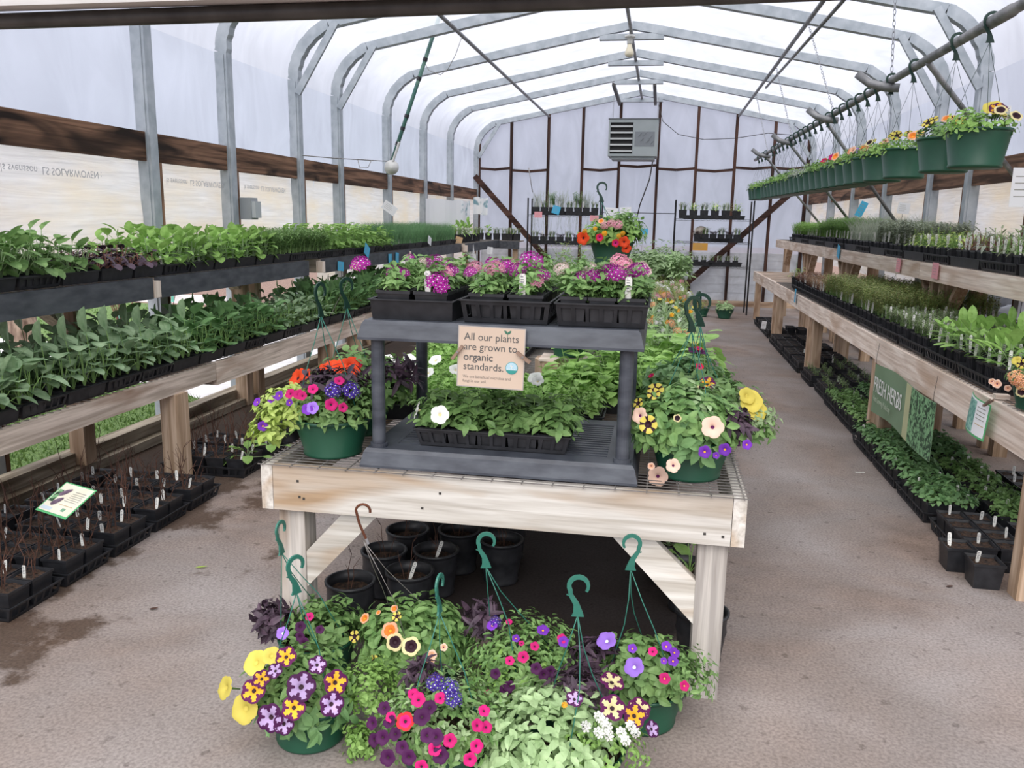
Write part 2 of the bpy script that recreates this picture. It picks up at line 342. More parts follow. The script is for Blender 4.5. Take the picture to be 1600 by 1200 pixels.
for i, (x, y) in enumerate(((-6.9, 8.7), (-6.4, 9.0), (-5.9, 9.2))):
    t = thing('potted_sapling', ('bare young shrub with pale green ties in a black pot outside, nearest the tree trunk', 'bare young shrub in a black pot outside, middle of the three beyond the paving', 'bare young shrub in a black pot outside, farthest from the tree trunk')[i], 'shrub', (x, y, -.1))
    mb = MB(); mb.lathe([(.10, 0), (.14, .24), (.15, .24), (.15, .26), (.13, .26), (.13, .22)], 16, capb=True); mb.build('pot', BLACKP, t, smooth=True)
    mb = MB()
    for k_ in range(9):
        a = rnd.uniform(0, 2*pi); l = rnd.uniform(.1, .3); mb.tube([(0, 0, .2), (l*.4*cos(a), l*.4*sin(a), .5), (l*cos(a), l*sin(a), rnd.uniform(.7, 1.0))], [.008, .006, .003], 4)
    mb.build('branches', plain('twig_brown', (.10, .035, .028), (.18, .075, .055), 20, .8), t)
    mb = MB()
    for k_ in range(3): mb.box(-.02+k_*.04, .0+k_*.04, -.02, .02, .35+.1*k_, .43+.1*k_)
    mb.build('tie', plain('mint_tie', (.2, .62, .5), None), t)
# dark hedge, bagged soil, bin outside right
def lump(name, loc, rx, ry, rz, mat, label, cat, seed, group=None, amp=.14):
    r_ = random.Random(seed); mb = MB(); vs = []; nu, nv = 18, 10; ph = [r_.uniform(0, 6) for _ in range(6)]
    for j in range(nv+1):
        th = pi*j/nv
        for i in range(nu):
            a = 2*pi*i/nu; d = 1+amp*(sin(3*a+ph[0]+2*th)+.6*sin(5*a+ph[1]-3*th)+.5*sin(7*th+ph[2]+a*2))
            vs.append((rx*d*sin(th)*cos(a), ry*d*sin(th)*sin(a), rz*(1-cos(th))*(.9+.1*d)))
    mb.add(vs, [(j*nu+i, j*nu+(i+1) % nu, (j+1)*nu+(i+1) % nu, (j+1)*nu+i) for j in range(nv) for i in range(nu)][::-1])
    return tag(link(bpy.data.objects.new(name, mb.mesh(name, mat, True)), None, loc), label, cat, group)
BAG = plain('black_bag', (.012, .013, .018), (.03, .033, .042), 9, .28)
for i, (x, y) in enumerate(((3.7, 9.2), (3.9, 10.2), (3.8, 11.4), (4.0, 12.6), (3.6, 8.2))):
    lump('plastic_bag', (x, y, -.12), .5, .6, .44+.05*(i % 2), BAG, 'bulging black plastic bag heaped outside the right wall', 'bag', i, 'black bags outside the right wall')
mb = MB(); mb.box(3.3, 4.1, 7.1, 7.6, -.12, .75); mb.box(3.25, 4.15, 7.05, 7.65, .75, .80); tag(mb.build('storage_box', plain('pale_box', (.62, .64, .68), None)), 'white storage box outside the right wall among black bags', 'box')
mb = MB(); mb.box(3.1, 3.5, 4.6, 6.4, .30, .36); mb.box(3.1, 3.5, 4.7, 4.78, -.12, .3); mb.box(3.1, 3.5, 6.2, 6.28, -.12, .3); tag(mb.build('plank_bench', W_post(1)), 'low plank bench outside the right wall', 'bench')

# covering
FILM = film('greenhouse_film', (.66, .675, .735), .34, .22, 3, .3, stretch=(1, .8, .35))
ENDF = film('end_wall_film', (.66, .71, .82), .18, .30, 3, .2, stretch=(1, 1, .4))
CURT = film('woven_curtain', (.93, .91, .89), .04, .40, 20, .2, ((.88, .76, .58), 2.2, (.8, .6, 2.0)), (1, .10, 1.6))
SIDEF = film('side_film', (.60, .64, .735), .30, .25, 3, .3, stretch=(1, .8, .35))
def sheet(name, mat, prof, y0, y1, ny, amp, seed, kind=True):
    r_ = random.Random(seed); vs = []; np_ = len(prof); ph = [r_.uniform(0, 6) for _ in range(8)]
    for j in range(ny+1):
        y = y0+(y1-y0)*j/ny
        for i, (x, z, nx, nzz) in enumerate(prof):
            d = amp*(sin(y*2.1+ph[0]+i*.7)+.7*sin(y*5.3+ph[1]-i*.9)+.5*sin(y*9.7+ph[2]+i*1.7))*.5
            vs.append((x+nx*d, y, z+nzz*d))
    mb = MB(); mb.add(vs, [(j*np_+i, j*np_+i+1, (j+1)*np_+i+1, (j+1)*np_+i) for j in range(ny) for i in range(np_-1)])
    o = mb.build(name, mat, smooth=True); structure(o); return o
OFF = .055
for s, nm in ((-1, 'wall_left'), (1, 'wall_right')):
    pr_ = [(XC+s*(HW+OFF), 1.96+(ZP-1.96)*t/8, s*(t < 8), 0) for t in range(9)]
    sheet(nm, SIDEF, pr_, YF, YB+.04, 120, .022, 3+s)
pr_ = []
full = [(XC-d, z) for d, z in HALF[1:]]+[(XC+d, z) for d, z in HALF[1:-1][::-1]]
dense = []
for (xa, za), (xb, zb) in zip(full, full[1:]):
    k = max(1, int(abs(xb-xa)/.22))
    dense += [(xa+(xb-xa)*t/k, za+(zb-za)*t/k) for t in range(k)]
dense.append(full[-1])
for x, z in dense:
    v = Vector((x-XC, (z-2.2)*1.3)).normalized(); e_ = abs(abs(x-XC)-HW) < 1e-6
    pr_.append((x+v.x*OFF, z+v.y*OFF, v.x, v.y) if not e_ else (x+(OFF if x > XC else -OFF), z, 0, 0))
sheet('ceiling', FILM, pr_, YF, YB+.04, 120, .018, 9)
# lower side curtains (their printing lies on them as flat lettering)
for s, nm, zb1, zb2 in ((-1, 'wall_left_curtain', .99, .76), (1, 'wall_right_curtain', 1.02, .9)):
    for q, (ya, yb, zb) in enumerate(((YF, 8.3, zb1), (8.3, YB, zb2))):
        pr_ = [(XC+s*(HW+.05), zb+(1.99-zb)*t/8, s, 0) for t in range(9)]
        sheet(nm, CURT, pr_, ya, yb, 60, .012, 20+q+s)
PRINT = plain('faint_print', (.50, .50, .53), None, rough=.8)
for y in (3.05, 4.05, 5.6, 6.75):
    o = text('curtain_print', 'ls svensson  LS SOLARWOVEN :', .062, PRINT, None, (XL-.022, y, 1.765), (pi/2, 0, pi/2), .0002)
    o.scale = (1, -1, 1); o.rotation_euler = (pi/2, 0, pi/2); structure(o); o.name = 'wall_left_print'

# side rails and sills
for s, nm in ((-1, 'left'), (1, 'right')):
    x = XC+s*(HW+.0)
    ys = [YF, 5.37, 7.79, 10.52, 13.1, YB]
    for i in range(5):
        mb = MB(); mb.box(x-.02, x+.02, ys[i], ys[i+1]-.004, 1.864, 2.058); o = mb.build('hip_board', W_dark(1))
        tag(o, f'dark stained wooden board along the {nm} wall, '+('nearest the camera', 'second from the camera', 'halfway down the house', 'second from the end wall', 'touching the end wall')[i], 'board', f'{nm} wall boards')
XS = XL+.20
for i, (a, b_) in enumerate(((YF, 4.6), (4.6, 9.5), (9.5, 15.7))):
    w = ('nearest the camera', 'beside the bench posts', 'towards the end wall')[i]
    mb = MB(); mb.box(XS-.10, XS-.0, a, b_-.005, 0, .125); tag(mb.build('sill_beam', W_sill(1)), 'pale topped timber sill along the left wall foot, '+w, 'beam', 'left wall sills')
    mb = MB(); mb.box(XS+.002, XS+.075, a, b_-.005, 0, .055); tag(mb.build('sill_step', W_sill(1)), 'lower timber step in front of the left wall sill, '+w, 'beam', 'left wall sill steps')
mb = MB(); mb.box(XR-.06, XR+.0, YF, 15.7, 0, .14); tag(mb.build('sill_beam', W_sill(1)), 'timber sill along the foot of the right wall', 'beam')

# steel arches
def arch(Y, i):
    bracing = i in (3, 4, 8)
    names = ['out of sight beside the camera', 'nearest on the left', 'second from the camera on the left', 'third down the house with corner braces', 'fourth down the house with corner braces', 'fifth down the house where the hanging lamp is', 'sixth down the house', 'carrying the heater chains', 'against the end wall']
    t = thing('steel_arch', 'galvanised steel arch of posts and rafters, '+names[i], 'steel frame', (XC, Y, 0), 0, 'steel arches')
    for s in (-1, 1):
        mb = MB(); mb.box(s*HW-.05, s*HW+.05, -.045, .045, -.0, ZP)
        mb.box(s*HW-.03, s*HW+.03, -.052, -.044, 0, ZP-.02); mb.build('post', GALV, t)
        if i != 8:
            mb = MB(); mb.box(s*HW-s*.01-.035, s*HW-s*.01+.035, .046, .085, 0, 1.86); mb.build('backing_post', W_dark(2), t)
        pts = [(s*d, 0, z) for d, z in HALF[1:-1]]
        # crimped inner bend
        mb = MB(); P = [Vector(p) for p in pts]; dn = []
        for a, b_ in zip(P, P[1:]):
            for k in range(4): dn.append(a+(b_-a)*k/4)
        dn.append(P[-1]); mb.strip([(p.x-s*.004*sin(k*1.6), 0, p.z) for k, p in enumerate(dn)], .085, .10, (0, 1, 0)); mb.build('bend', GALV, t, smooth=False)
        mb = MB(); mb.beam((s*WK, 0, ZK), (0, 0, ZR-.0), .085, .095); mb.build('rafter', GALV, t)
        if bracing:
            mb = MB(); mb.beam((s*(HW-.05), -.055, ZP-.13), (s*2.60, -.055, ZK+.0), .065, .03, up=(0, 1, 0)); mb.build('corner_brace', GALV, t)
    mb = MB(); mb.box(-.38, .38, -.04, .04, ZR-.165, ZR-.10); mb.build('ridge_tie', GALV, t)
for i, Y in enumerate(ARCH): arch(Y, i)
# purlins
for x, z, w in ((XC, 3.70, 'along the ridge'), (-2.15, 3.385, 'on the left slope'), (1.255, 3.385, 'on the right slope')):
    mb = MB(); mb.tube([(x, YF, z), (x, YB-.04, z)], .021, 8); tag(mb.build('purlin_pipe', PIPE, smooth=True), 'long dull steel purlin pipe '+w, 'pipe', 'purlin pipes')
mb = MB(); mb.tube([atY(1322, -4, 7.0), (1.3, 12.19, 3.33)], .016, 8); tag(mb.build('wind_brace', PIPE, smooth=True), 'slanting thin steel brace pipe under the right roof slope', 'pipe')

# end wall
t = bpy.data.objects.new('wall_back', None); C.objects.link(t); structure(t)
YE = YB+.05
xs = [XL+(XR-XL)*k/24 for k in range(25)]
mb = MB(); vs = []
for x in xs:
    for k in range(13): vs.append((x, YE+.012*sin(x*5+k)+.008*sin(k*2.3+x*9), .1+(roofz(x)+.03-.1)*k/12))
mb.add(vs, [(i*13+k, (i+1)*13+k, (i+1)*13+k+1, i*13+k+1) for i in range(24) for k in range(12)]); o = mb.build('film', ENDF, t, smooth=True); structure(o)
studs = [-3.47, -2.85, -2.15, -1.51, -.83, -.13, .56, 1.24, 1.91, 2.5]
for x in studs:
    mb = MB(); mb.box(x-.025, x+.025, YE-.085, YE-.02, .1, roofz(x)-.02); structure(mb.build('stud', W_stud(2), t))
for a, b_, z in ((-3.47, -2.85, 2.45), (-2.85, -2.15, 2.42), (-1.51, -.83, 2.45), (-.83, -.13, 2.52), (-.13, .56, 2.47), (.56, 1.24, 2.45), (1.24, 1.91, 2.50), (1.91, 2.5, 2.5)):
    mb = MB(); mb.beam((a+.025, YE-.05, z), ((a+b_)/2, YE-.05, z-.02), .05, .045); mb.beam(((a+b_)/2, YE-.05, z-.02), (b_-.025, YE-.05, z+.01), .05, .045); structure(mb.build('girt', W_stud(0), t))
for p, q in (((742, 275), (905, 462)), ((1238, 300), (1062, 452))):
    mb = MB(); mb.beam(atY(*p, YE-.14), atY(*q, YE-.14), .05, .10); structure(mb.build('diagonal_brace', W_stud(0), t))
mb = MB(); mb.box(XL, XR, YE-.09, YE+.05, 0, .1); structure(mb.build('foot_board', W_post(0), t))
mb = MB(); mb.box(XL+.1, XR-.1, YE-.025, YE-.015, .1, .98, 0)
for k in range(5): mb.box(XL+.1, XR-.1, YE-.03, YE-.025, .25+.15*k, .255+.15*k)
structure(mb.build('lower_panel', film('lower_panel', (.86, .88, .90), .02, .5, 5, .2), t))

# doorway header near the eye
mb = MB(); mb.box(-2.4, 1.9, 1.56, 1.60, 1.919, 2.07); mb.box(-2.4, 1.9, 1.545, 1.56, 1.916, 1.93); tag(mb.build('door_header', plain('pale_header', (.50, .48, .47), (.66, .64, .63), 12, .7, stretch=(.3, 1, 2)), loc=(0, 0, 0)), 'pale board across the top above the dark pipe', 'beam')
mb = MB(); mb.tube([(-2.4, 1.6, 1.893), (-.6, 1.6, 1.905), (1.9, 1.6, 1.935)], .0155, 12); tag(mb.build('header_pipe', DARKPIPE, smooth=True), 'dark brown pipe across the top edge under the pale board', 'pipe')
for s, x in ((-1, -2.4), (1, 1.9)):
    mb = MB(); mb.box(x-.05, x+.05, 1.53, 1.66, 0, 2.2); tag(mb.build('door_post', W_post(2)), 'wooden door post holding up the header on the '+('left' if s < 0 else 'right'), 'post')

# ------------------------------------------------------------------ benches
def bench(name, label, x0, x1, y0, y1, zt, hb, front, legs, group, wd, pst, lw=.09, slats=True, inner=0, bare=False):
    t = thing(name, label, 'bench', ((x0+x1)/2, y0, 0), 0, group); X0, X1, LY = x0-(x0+x1)/2, x1-(x0+x1)/2, y1-y0
    for side in (0, 1):
        a, b_ = (X0, X0+.038) if side == 0 else (X1-.038, X1)
        mt = front if (side == (0 if x0 > 0 else 1)) else wd(1)
        mb = MB(); mb.box(a, b_, 0, LY, zt-hb, zt); mb.build('side_board', mt, t)
    for a in (0, LY-.038):
        mb = MB(); mb.box(X0+.039, X1-.039, a, a+.038, zt-hb, zt-.001); mb.build('end_board', wd(0), t)
    for k in range(inner):
        y = LY*(k+1)/(inner+1); mb = MB(); mb.box(X0+.039, X1-.039, y-.019, y+.019, zt-hb*.9, zt-.002); mb.build('joist', wd(0), t)
    mb = MB(); gx = 6
    for k in range(gx): x = X0+.06+(X1-X0-.12)*k/(gx-1); mb.box(x-.0015, x+.0015, .01, LY-.01, zt, zt+.003)
    for k in range(int(LY/.05)+1): y = .01+k*.05; mb.box(X0+.01, X1-.01, y-.0015, y+.0015, zt+.003, zt+.006)
    mb.build('wire_top', WIREM, t) if not bare else None
    for (lx, ly) in legs:
        mb = MB(); mb.box(lx-(x0+x1)/2-lw/2, lx-(x0+x1)/2+lw/2, ly-y0-lw/2, ly-y0+lw/2, 0, zt-hb-.0005); mb.build('leg', pst(2), t)
    return t
# right lower bench: four lengths
JR = [3.46, 6.02, 8.7, 11.4, 13.95]; XF = 1.51; ZRL = .76
wh = ['nearest the camera carrying the green banner', 'second from the camera', 'third from the camera', 'farthest and half empty']
for i in range(4):
    y0, y1 = JR[i]+.003, JR[i+1]-.003
    bench('lower_bench', 'tan timber lower bench on the right, '+wh[i], XF, 2.42, y0, y1, ZRL, .17 if i == 0 else .15, W_bench(1),
          [(XF+.065, y0+.09), (XF+.085, y1-.06), (2.33, y0+.1), (2.33, y1-.1)], 'right lower benches', W_bench, W_post, .09, inner=5 if i == 3 else 3, bare=i == 3)
# stub block under the near corner post, as the nearest leg has a pale face board
XU, ZRU = 1.90, 1.26
JU = [3.75, 6.6, 9.78, 12.3, 14.55]
wh = ['nearest the camera', 'second from the camera', 'third from the camera', 'farthest, ending near the end wall']
for i in range(4):
    y0, y1 = JU[i]+.003, JU[i+1]-.003
    tb = bench('upper_bench', 'tan timber upper bench on the right, '+wh[i], XU, 2.46, y0, y1, ZRU, .12, W_bench(1),
          [(XU+.18, y0+.12), (XU+.18, y1-.10), (2.36, y0+.1)], 'right upper benches', W_bench, W_post, .10, inner=1)
    for yy, sg in ((y0+.12, 1), (y1-.10, -1)):
        mb = MB(); mb.beam((XU+.18-(XU+2.46)/2, yy-y0+sg*.06, .88), (XU+.18-(XU+2.46)/2, yy-y0+sg*.30, 1.13), .04, .08, up=(1, 0, 0)); mb.build('knee_brace', W_post(2), tb)
# left lower bench
JL = [1.6, 4.6, 7.25, 9.7, 12.2]; XLF = -2.65; ZLL = .62
wh = ['nearest the camera', 'second from the camera', 'third from the camera', 'farthest, half hidden by the flower table']
for i in range(4):
    y0, y1 = JL[i]+.003, JL[i+1]-.003
    bench('lower_bench', 'grey brown timber lower bench on the left, '+wh[i], -3.36, XLF, y0, y1, ZLL, .105 if i == 0 else .14, W_grey(1),
          [[(XLF-.035, 4.19), (XLF-.055, 2.0)], [(XLF-.055, 6.45), (XLF-.055, 7.1)], [(XLF-.055, 9.6)], [(XLF-.055, 12.0)]][i], 'left lower benches', W_grey, W_post, .11)
# left upper bench with charcoal fascia
XUF = -2.86; ZLU = 1.15
JU2 = [(1.7, 4.33), (4.40, 6.50), (6.83, 9.35), (9.38, 11.9), (11.93, 14.4)]
wh = ['nearest the camera', 'second from the camera', 'third from the camera', 'fourth from the camera', 'farthest, bearing paper notices']
for i, (y0, y1) in enumerate(JU2):
    xx = XUF if i < 4 else -2.78
    tb = bench('upper_bench', 'charcoal fronted upper bench on the left, '+wh[i], -3.44, xx, y0, y1, ZLU, .12, FASCIA,
          [[(-3.30, 4.2)], [(-3.27, 6.1), (-3.27, 6.3)], [(-3.27, y1-.25)], [(-3.27, y1-.25)], [(-3.27, y1-.25)]][i], 'left upper benches', W_grey, W_post, .10)
    xm = (-3.44+xx)/2
    mb = MB(); mb.box(xx-xm-.05, xx-xm+.006, -.066, -.004, ZLU-.115, ZLU-.02); mb.build('end_block', W_bench(2), tb)
    mb = MB(); ky = 4.2-y0 if i == 0 else y1-y0-.25; mb.beam((-3.29-xm, ky-.06, .86), (-3.29-xm, ky-.30, 1.03), .04, .09, up=(1, 0, 0)); mb.build('knee_brace', W_grey(2), tb)
# far left bench turned toward the aisle
bench('end_bench', 'charcoal fronted bench end by the left back corner under paper notices', -3.3, -2.36, 12.9, 14.2, 1.12, .15, FASCIA, [(-2.45, 13.0), (-2.45, 14.1), (-3.2, 14.0)], None, W_grey, W_post) if False else None

# flower table: three lengths in the middle
TZ = .70; TX0, TX1 = -1.28, .30
def flower_table(y0, y1, label, first):
    t = thing('display_table', label, 'table', (0, y0, 0), 0, 'flower tables'); LY = y1-y0; mz = W_table if first else W_leg
    z0 = TZ-.155
    mb = MB(); mb.box(TX0+.042, TX1-.042, 0, .038, z0, TZ)
    for x, z in ((-1.15, TZ-.05), (-1.13, TZ-.11), (-1.145, TZ-.105), (.18, TZ-.12), (.235, TZ-.125), (-.66, TZ-.055), (-.72, TZ-.11)): mb.lathe([(.006, 0), (.0, .0015)], 8, 1, (0, 0, 0)) if False else mb.box(x-.004, x+.004, -.0012, .0, z-.004, z+.004, 1)
    mb.build('front_board', [mz(0), DARKPIPE], t)
    for a in (TX0, TX1-.04):
        mb = MB(); mb.box(a, a+.04, .0, LY, z0+(.0), TZ); mb.build('side_board', mz(1), t)
    mb = MB(); mb.box(TX0+.042, TX1-.042, LY-.038, LY, z0, TZ); mb.build('back_board', mz(0), t)
    for x0 in (TX0+.04, TX1-.135):
        for ya in (.04, LY-.13):
            mb = MB(); mb.box(x0, x0+.092, ya, ya+.092, 0, z0+.1); mb.build('leg', W_leg(2), t)
    if first:
        for P in ([(-1.146, .385), (-1.146, .255), (-.878, .545), (-1.0, .545)], [(.166, .403), (.166, .255), (-.118, .545), (.014, .545)]):
            mb = MB(); mb.add([(x, .042, z) for x, z in P]+[(x, .08, z) for x, z in P], [(0, 1, 2, 3), (7, 6, 5, 4), (0, 4, 5, 1), (1, 5, 6, 2), (2, 6, 7, 3), (3, 7, 4, 0)])
            mb.build('corner_brace', W_table(0), t)
    for k in range(1, 4):
        mb = MB(); y = LY*k/4; mb.box(TX0+.045, TX1-.045, y-.019, y+.019, z0+.03, TZ-.004); mb.build('joist', W_leg(0), t)
    mb = MB(); nx = 16
    for k in range(nx+1): x = TX0+.01+(TX1-TX0-.02)*k/nx; mb.box(x-.0017, x+.0017, -.012, LY, TZ, TZ+.0034)
    for k in range(int(LY/.03)): y = -.012+k*.03; mb.box(TX0-.004, TX1+.006, y-.0015, y+.0015, TZ+.0034, TZ+.0064)
    mb.build('wire_top', WIREM, t); return t
flower_table(2.47, 4.90, 'weathered pale timber table in the middle carrying the charcoal shelf', True)
flower_table(4.92, 7.35, 'middle flower table behind the shelf table, second from the camera', False)
flower_table(7.37, 9.80, 'middle flower table, third from the camera', False)
flower_table(9.82, 12.2, 'middle flower table, farthest from the camera', False)

# charcoal plastic shelf unit on the table
SY, SX0, SX1, SZ = 2.495, -.942, -.032, TZ+.0075
t = thing('shelf_unit', 'two tier charcoal plastic shelf unit standing on the weathered table', 'shelf', ((SX0+SX1)/2, SY, SZ))
hw = (SX1-SX0)/2; D = .61
def shelf_deck(z, h, flare):
    mb = MB(); k0 = len(mb.v)
    prof = [(hw, D/2, 0), (hw, D/2, .008), (hw-.007, D/2-.007, h*.55), (hw-.011, D/2-.011, h-.012), (hw-.019, D/2-.019, h)]
    vs = []
    # skirt
    mb.rings([(hx, hy, z_) for hx, hy, z_ in prof], 0, False, (0, D/2, z))
    # top rim frame
    a, c_ = hw-.019, D/2-.019; q = .07
    mb.box(-a, a, D/2-c_, D/2-c_+q, z+h-.006, z+h); mb.box(-a, a, D/2+c_-q, D/2+c_, z+h-.006, z+h)
    mb.box(-a, -a+q, D/2-c_+q, D/2+c_-q, z+h-.006, z+h); mb.box(a-q, a, D/2-c_+q, D/2+c_-q, z+h-.006, z+h)
    # slotted deck
    nb = 16; y0, y1 = D/2-c_+q, D/2+c_-q
    for k in range(nb): y = y0+(y1-y0)*k/(nb-1); mb.box(-a+q, a-q, y-.0075, y+.0075, z+h-.008, z+h-.001)
    for k in range(5): x = -a+q+(2*a-2*q)*k/4; mb.box(x-.014, x+.014, y0, y1, z+h-.014, z+h-.0005)
    return mb
o = shelf_deck(0, .062, 0).build('shelf_board', SHELFP, t); o = shelf_deck(.425, .062, 0).build('shelf_board', SHELFP, t)
for sx_ in (-1, 1):
    for y in (.05, D-.05):
        mb = MB(); mb.tube([(sx_*(hw-.052), y, .061), (sx_*(hw-.052), y, .4255)], .0225, 20); mb.tube([(sx_*(hw-.052), y, .058), (sx_*(hw-.052), y, .075)], .029, 20)
        mb.build('pole', SHELFP, t, smooth=False)
SHT = SZ+.425+.062+.0005; SHB = SZ+.062+.0005

# ------------------------------------------------------------------ leaves and flowers
UPV = Vector((0, 0, 1))
def polar(a, e): return Vector((cos(a)*cos(e), sin(a)*cos(e), sin(e)))
def f_leafy(seed, bases, nl, H, Ln, W, spread=.06, mi=0, smi=1, erect=.5, bend=.35, var=.35):
    r = random.Random(seed); mb = MB()
    for (bx, by) in bases:
        a0 = r.uniform(0, 2*pi); hb = r.uniform(.75, 1.15)
        for k in range(nl):
            a = a0+k*2.4+r.uniform(-.3, .3); q = (k+.5)/nl; h = H*(1.05-.85*q)*r.uniform(1-var, 1+var*.5)*hb; rr = spread*(.2+1.3*q)*r.uniform(.7, 1.3)
            tip = Vector((bx+rr*cos(a), by+rr*sin(a), h)); mid = Vector((bx+rr*.35*cos(a), by+rr*.35*sin(a), h*.6))
            mb.tube([(bx, by, 0), mid, tip], [.003, .0022, .0018], 3, smi, cap=False)
            e = erect*(1-q)-.25*q+r.uniform(-.45, .35); sc = r.uniform(.6, 1.2)
            mb.leaf(tip, polar(a, e), UPV if e < 1.2 else polar(a, 0), Ln*sc, W*sc, bend*r.uniform(.3, 1.6), r.uniform(.0, .16), mi, tip=2 if W > Ln*.5 else 1)
    return mb
def f_bush(seed, bases, H, R, n, Ln, W, mi=0, smi=1, whorl=4, up=.5, flat=.6, mi2=None, p2=0):
    r = random.Random(seed); mb = MB()
    for (bx, by) in bases:
        for k in range(n):
            a = r.uniform(0, 2*pi); q = sqrt(r.random()); z = H*(flat+(1-flat)*r.random())*sqrt(max(0, 1-.75*q*q)); z *= r.uniform(.55, 1.0)
            p = Vector((bx+R*q*cos(a), by+R*q*sin(a), z)); d = Vector((cos(a)*q, sin(a)*q, up+.5)).normalized()
            if k % 3 == 0: mb.tube([(bx+.2*R*q*cos(a), by+.2*R*q*sin(a), 0), p], [.002, .0014], 3, smi, cap=False)
            m_ = mi2 if (mi2 is not None and r.random() < p2) else mi
            w0 = r.uniform(0, 6)
            for j in range(whorl):
                b_ = w0+j*2*pi/whorl+r.uniform(-.3, .3); x_ = d.orthogonal().normalized(); y_ = d.cross(x_)
                dd = (x_*cos(b_)+y_*sin(b_)+d*r.uniform(.1, .6)).normalized(); sc = r.uniform(.65, 1.15)
                mb.leaf(p-d*.01*j, dd, d, Ln*sc, W*sc, r.uniform(.05, .5), r.uniform(.05, .2), m_)
    return mb
def f_mound(seed, Rx, Rz, n, Ln, W, mi=0, whorl=4, z0=0, shell=.42, low=-.25, droop=0, Ry=None):
    """sprigs over an ellipsoidal mound centred at height z0"""
    r = random.Random(seed); mb = MB(); Ry = Ry or Rx
    for k in range(n):
        a = r.uniform(0, 2*pi); s_ = r.uniform(low, 1); c_ = sqrt(max(0, 1-s_*s_)); q = shell+(1-shell)*sqrt(r.random())
        p = Vector((Rx*c_*cos(a)*q, Ry*c_*sin(a)*q, z0+Rz*s_*q)); d = Vector((c_*cos(a)/Rx, c_*sin(a)/Ry, s_/Rz+.25/Rz)).normalized()
        x_ = d.orthogonal().normalized(); y_ = d.cross(x_); w0 = r.uniform(0, 6)
        for j in range(whorl):
            b_ = w0+j*2*pi/whorl+r.uniform(-.3, .3); dd = (x_*cos(b_)+y_*sin(b_)+d*r.uniform(.15, .7)).normalized(); sc = r.uniform(.6, 1.15)
            mb.leaf(p-d*.012*j, dd, d, Ln*sc, W*sc, r.uniform(.05, .5), r.uniform(.05, .2), mi)
    return mb
def f_grass(seed, n, sx_, sy_, H, w=.0016, mi=0, lean=.35, curve=.5):
    r = random.Random(seed); mb = MB()
    for k in range(n):
        x = r.uniform(-sx_, sx_); y = r.uniform(-sy_, sy_); a = r.uniform(0, 2*pi); h = H*r.uniform(.6, 1.1); l = h*lean*r.random(); c_ = curve*r.random()
        p0 = Vector((x, y, 0)); p1 = Vector((x+l*.4*cos(a), y+l*.4*sin(a), h*.55)); p2 = Vector((x+l*(1+c_)*cos(a), y+l*(1+c_)*sin(a), h))
        s_ = Vector((-sin(a+.8), cos(a+.8), 0))*w
        mb.add([p0-s_, p0+s_, p1+s_, p1-s_, p2], [(0, 1, 2, 3), (3, 2, 4)], mi)
    return mb
def f_twig(seed, n, H, mi=0, R=.02):
    r = random.Random(seed); mb = MB()
    for k in range(n):
        a = r.uniform(0, 2*pi); h = H*r.uniform(.5, 1.1); l = r.uniform(.1, .4)*h; x, y = R*r.uniform(-1, 1), R*r.uniform(-1, 1)
        pts = [Vector((x, y, 0)), Vector((x+l*.3*cos(a), y+l*.3*sin(a), h*.4)), Vector((x+l*.5*cos(a+.5), y+l*.5*sin(a+.5), h*.7)), Vector((x+l*cos(a), y+l*sin(a), h))]
        mb.tube(pts, [.0028, .0022, .0018, .001], 4, mi, cap=False)
        for j in range(2):
            b_ = a+r.uniform(-1.5, 1.5); q = pts[1+j]; mb.tube([q, q+Vector((.03*cos(b_), .03*sin(b_), .035*r.uniform(.5, 1.5)))], [.0015, .0007], 3, mi, cap=False)
    return mb
def f_fern(seed, bases, ns, H, mi=0, smi=1, R=.04, lf=.012, per=12, lean=.5):
    r = random.Random(seed); mb = MB()
    for bx, by in bases:
        for k in range(ns):
            a = r.uniform(0, 2*pi); h = H*r.uniform(.55, 1.1); l = h*lean*r.random()
            pts = [Vector((bx+R*.3*cos(a), by+R*.3*sin(a), 0)), Vector((bx+l*.5*cos(a), by+l*.5*sin(a), h*.6)), Vector((bx+l*1.3*cos(a), by+l*1.3*sin(a), h))]
            mb.tube(pts, [.0018, .0014, .0008], 3, smi, cap=False)
            for j in range(per):
                t_ = .25+.75*j/per; p = pts[0].lerp(pts[1], t_*2) if t_ < .5 else pts[1].lerp(pts[2], t_*2-1)
                b_ = a+j*2.4; mb.leaf(p, polar(b_, r.uniform(.1, .8)), UPV, lf*r.uniform(.7, 1.4), lf*.42, .3, .1, mi)
    return mb

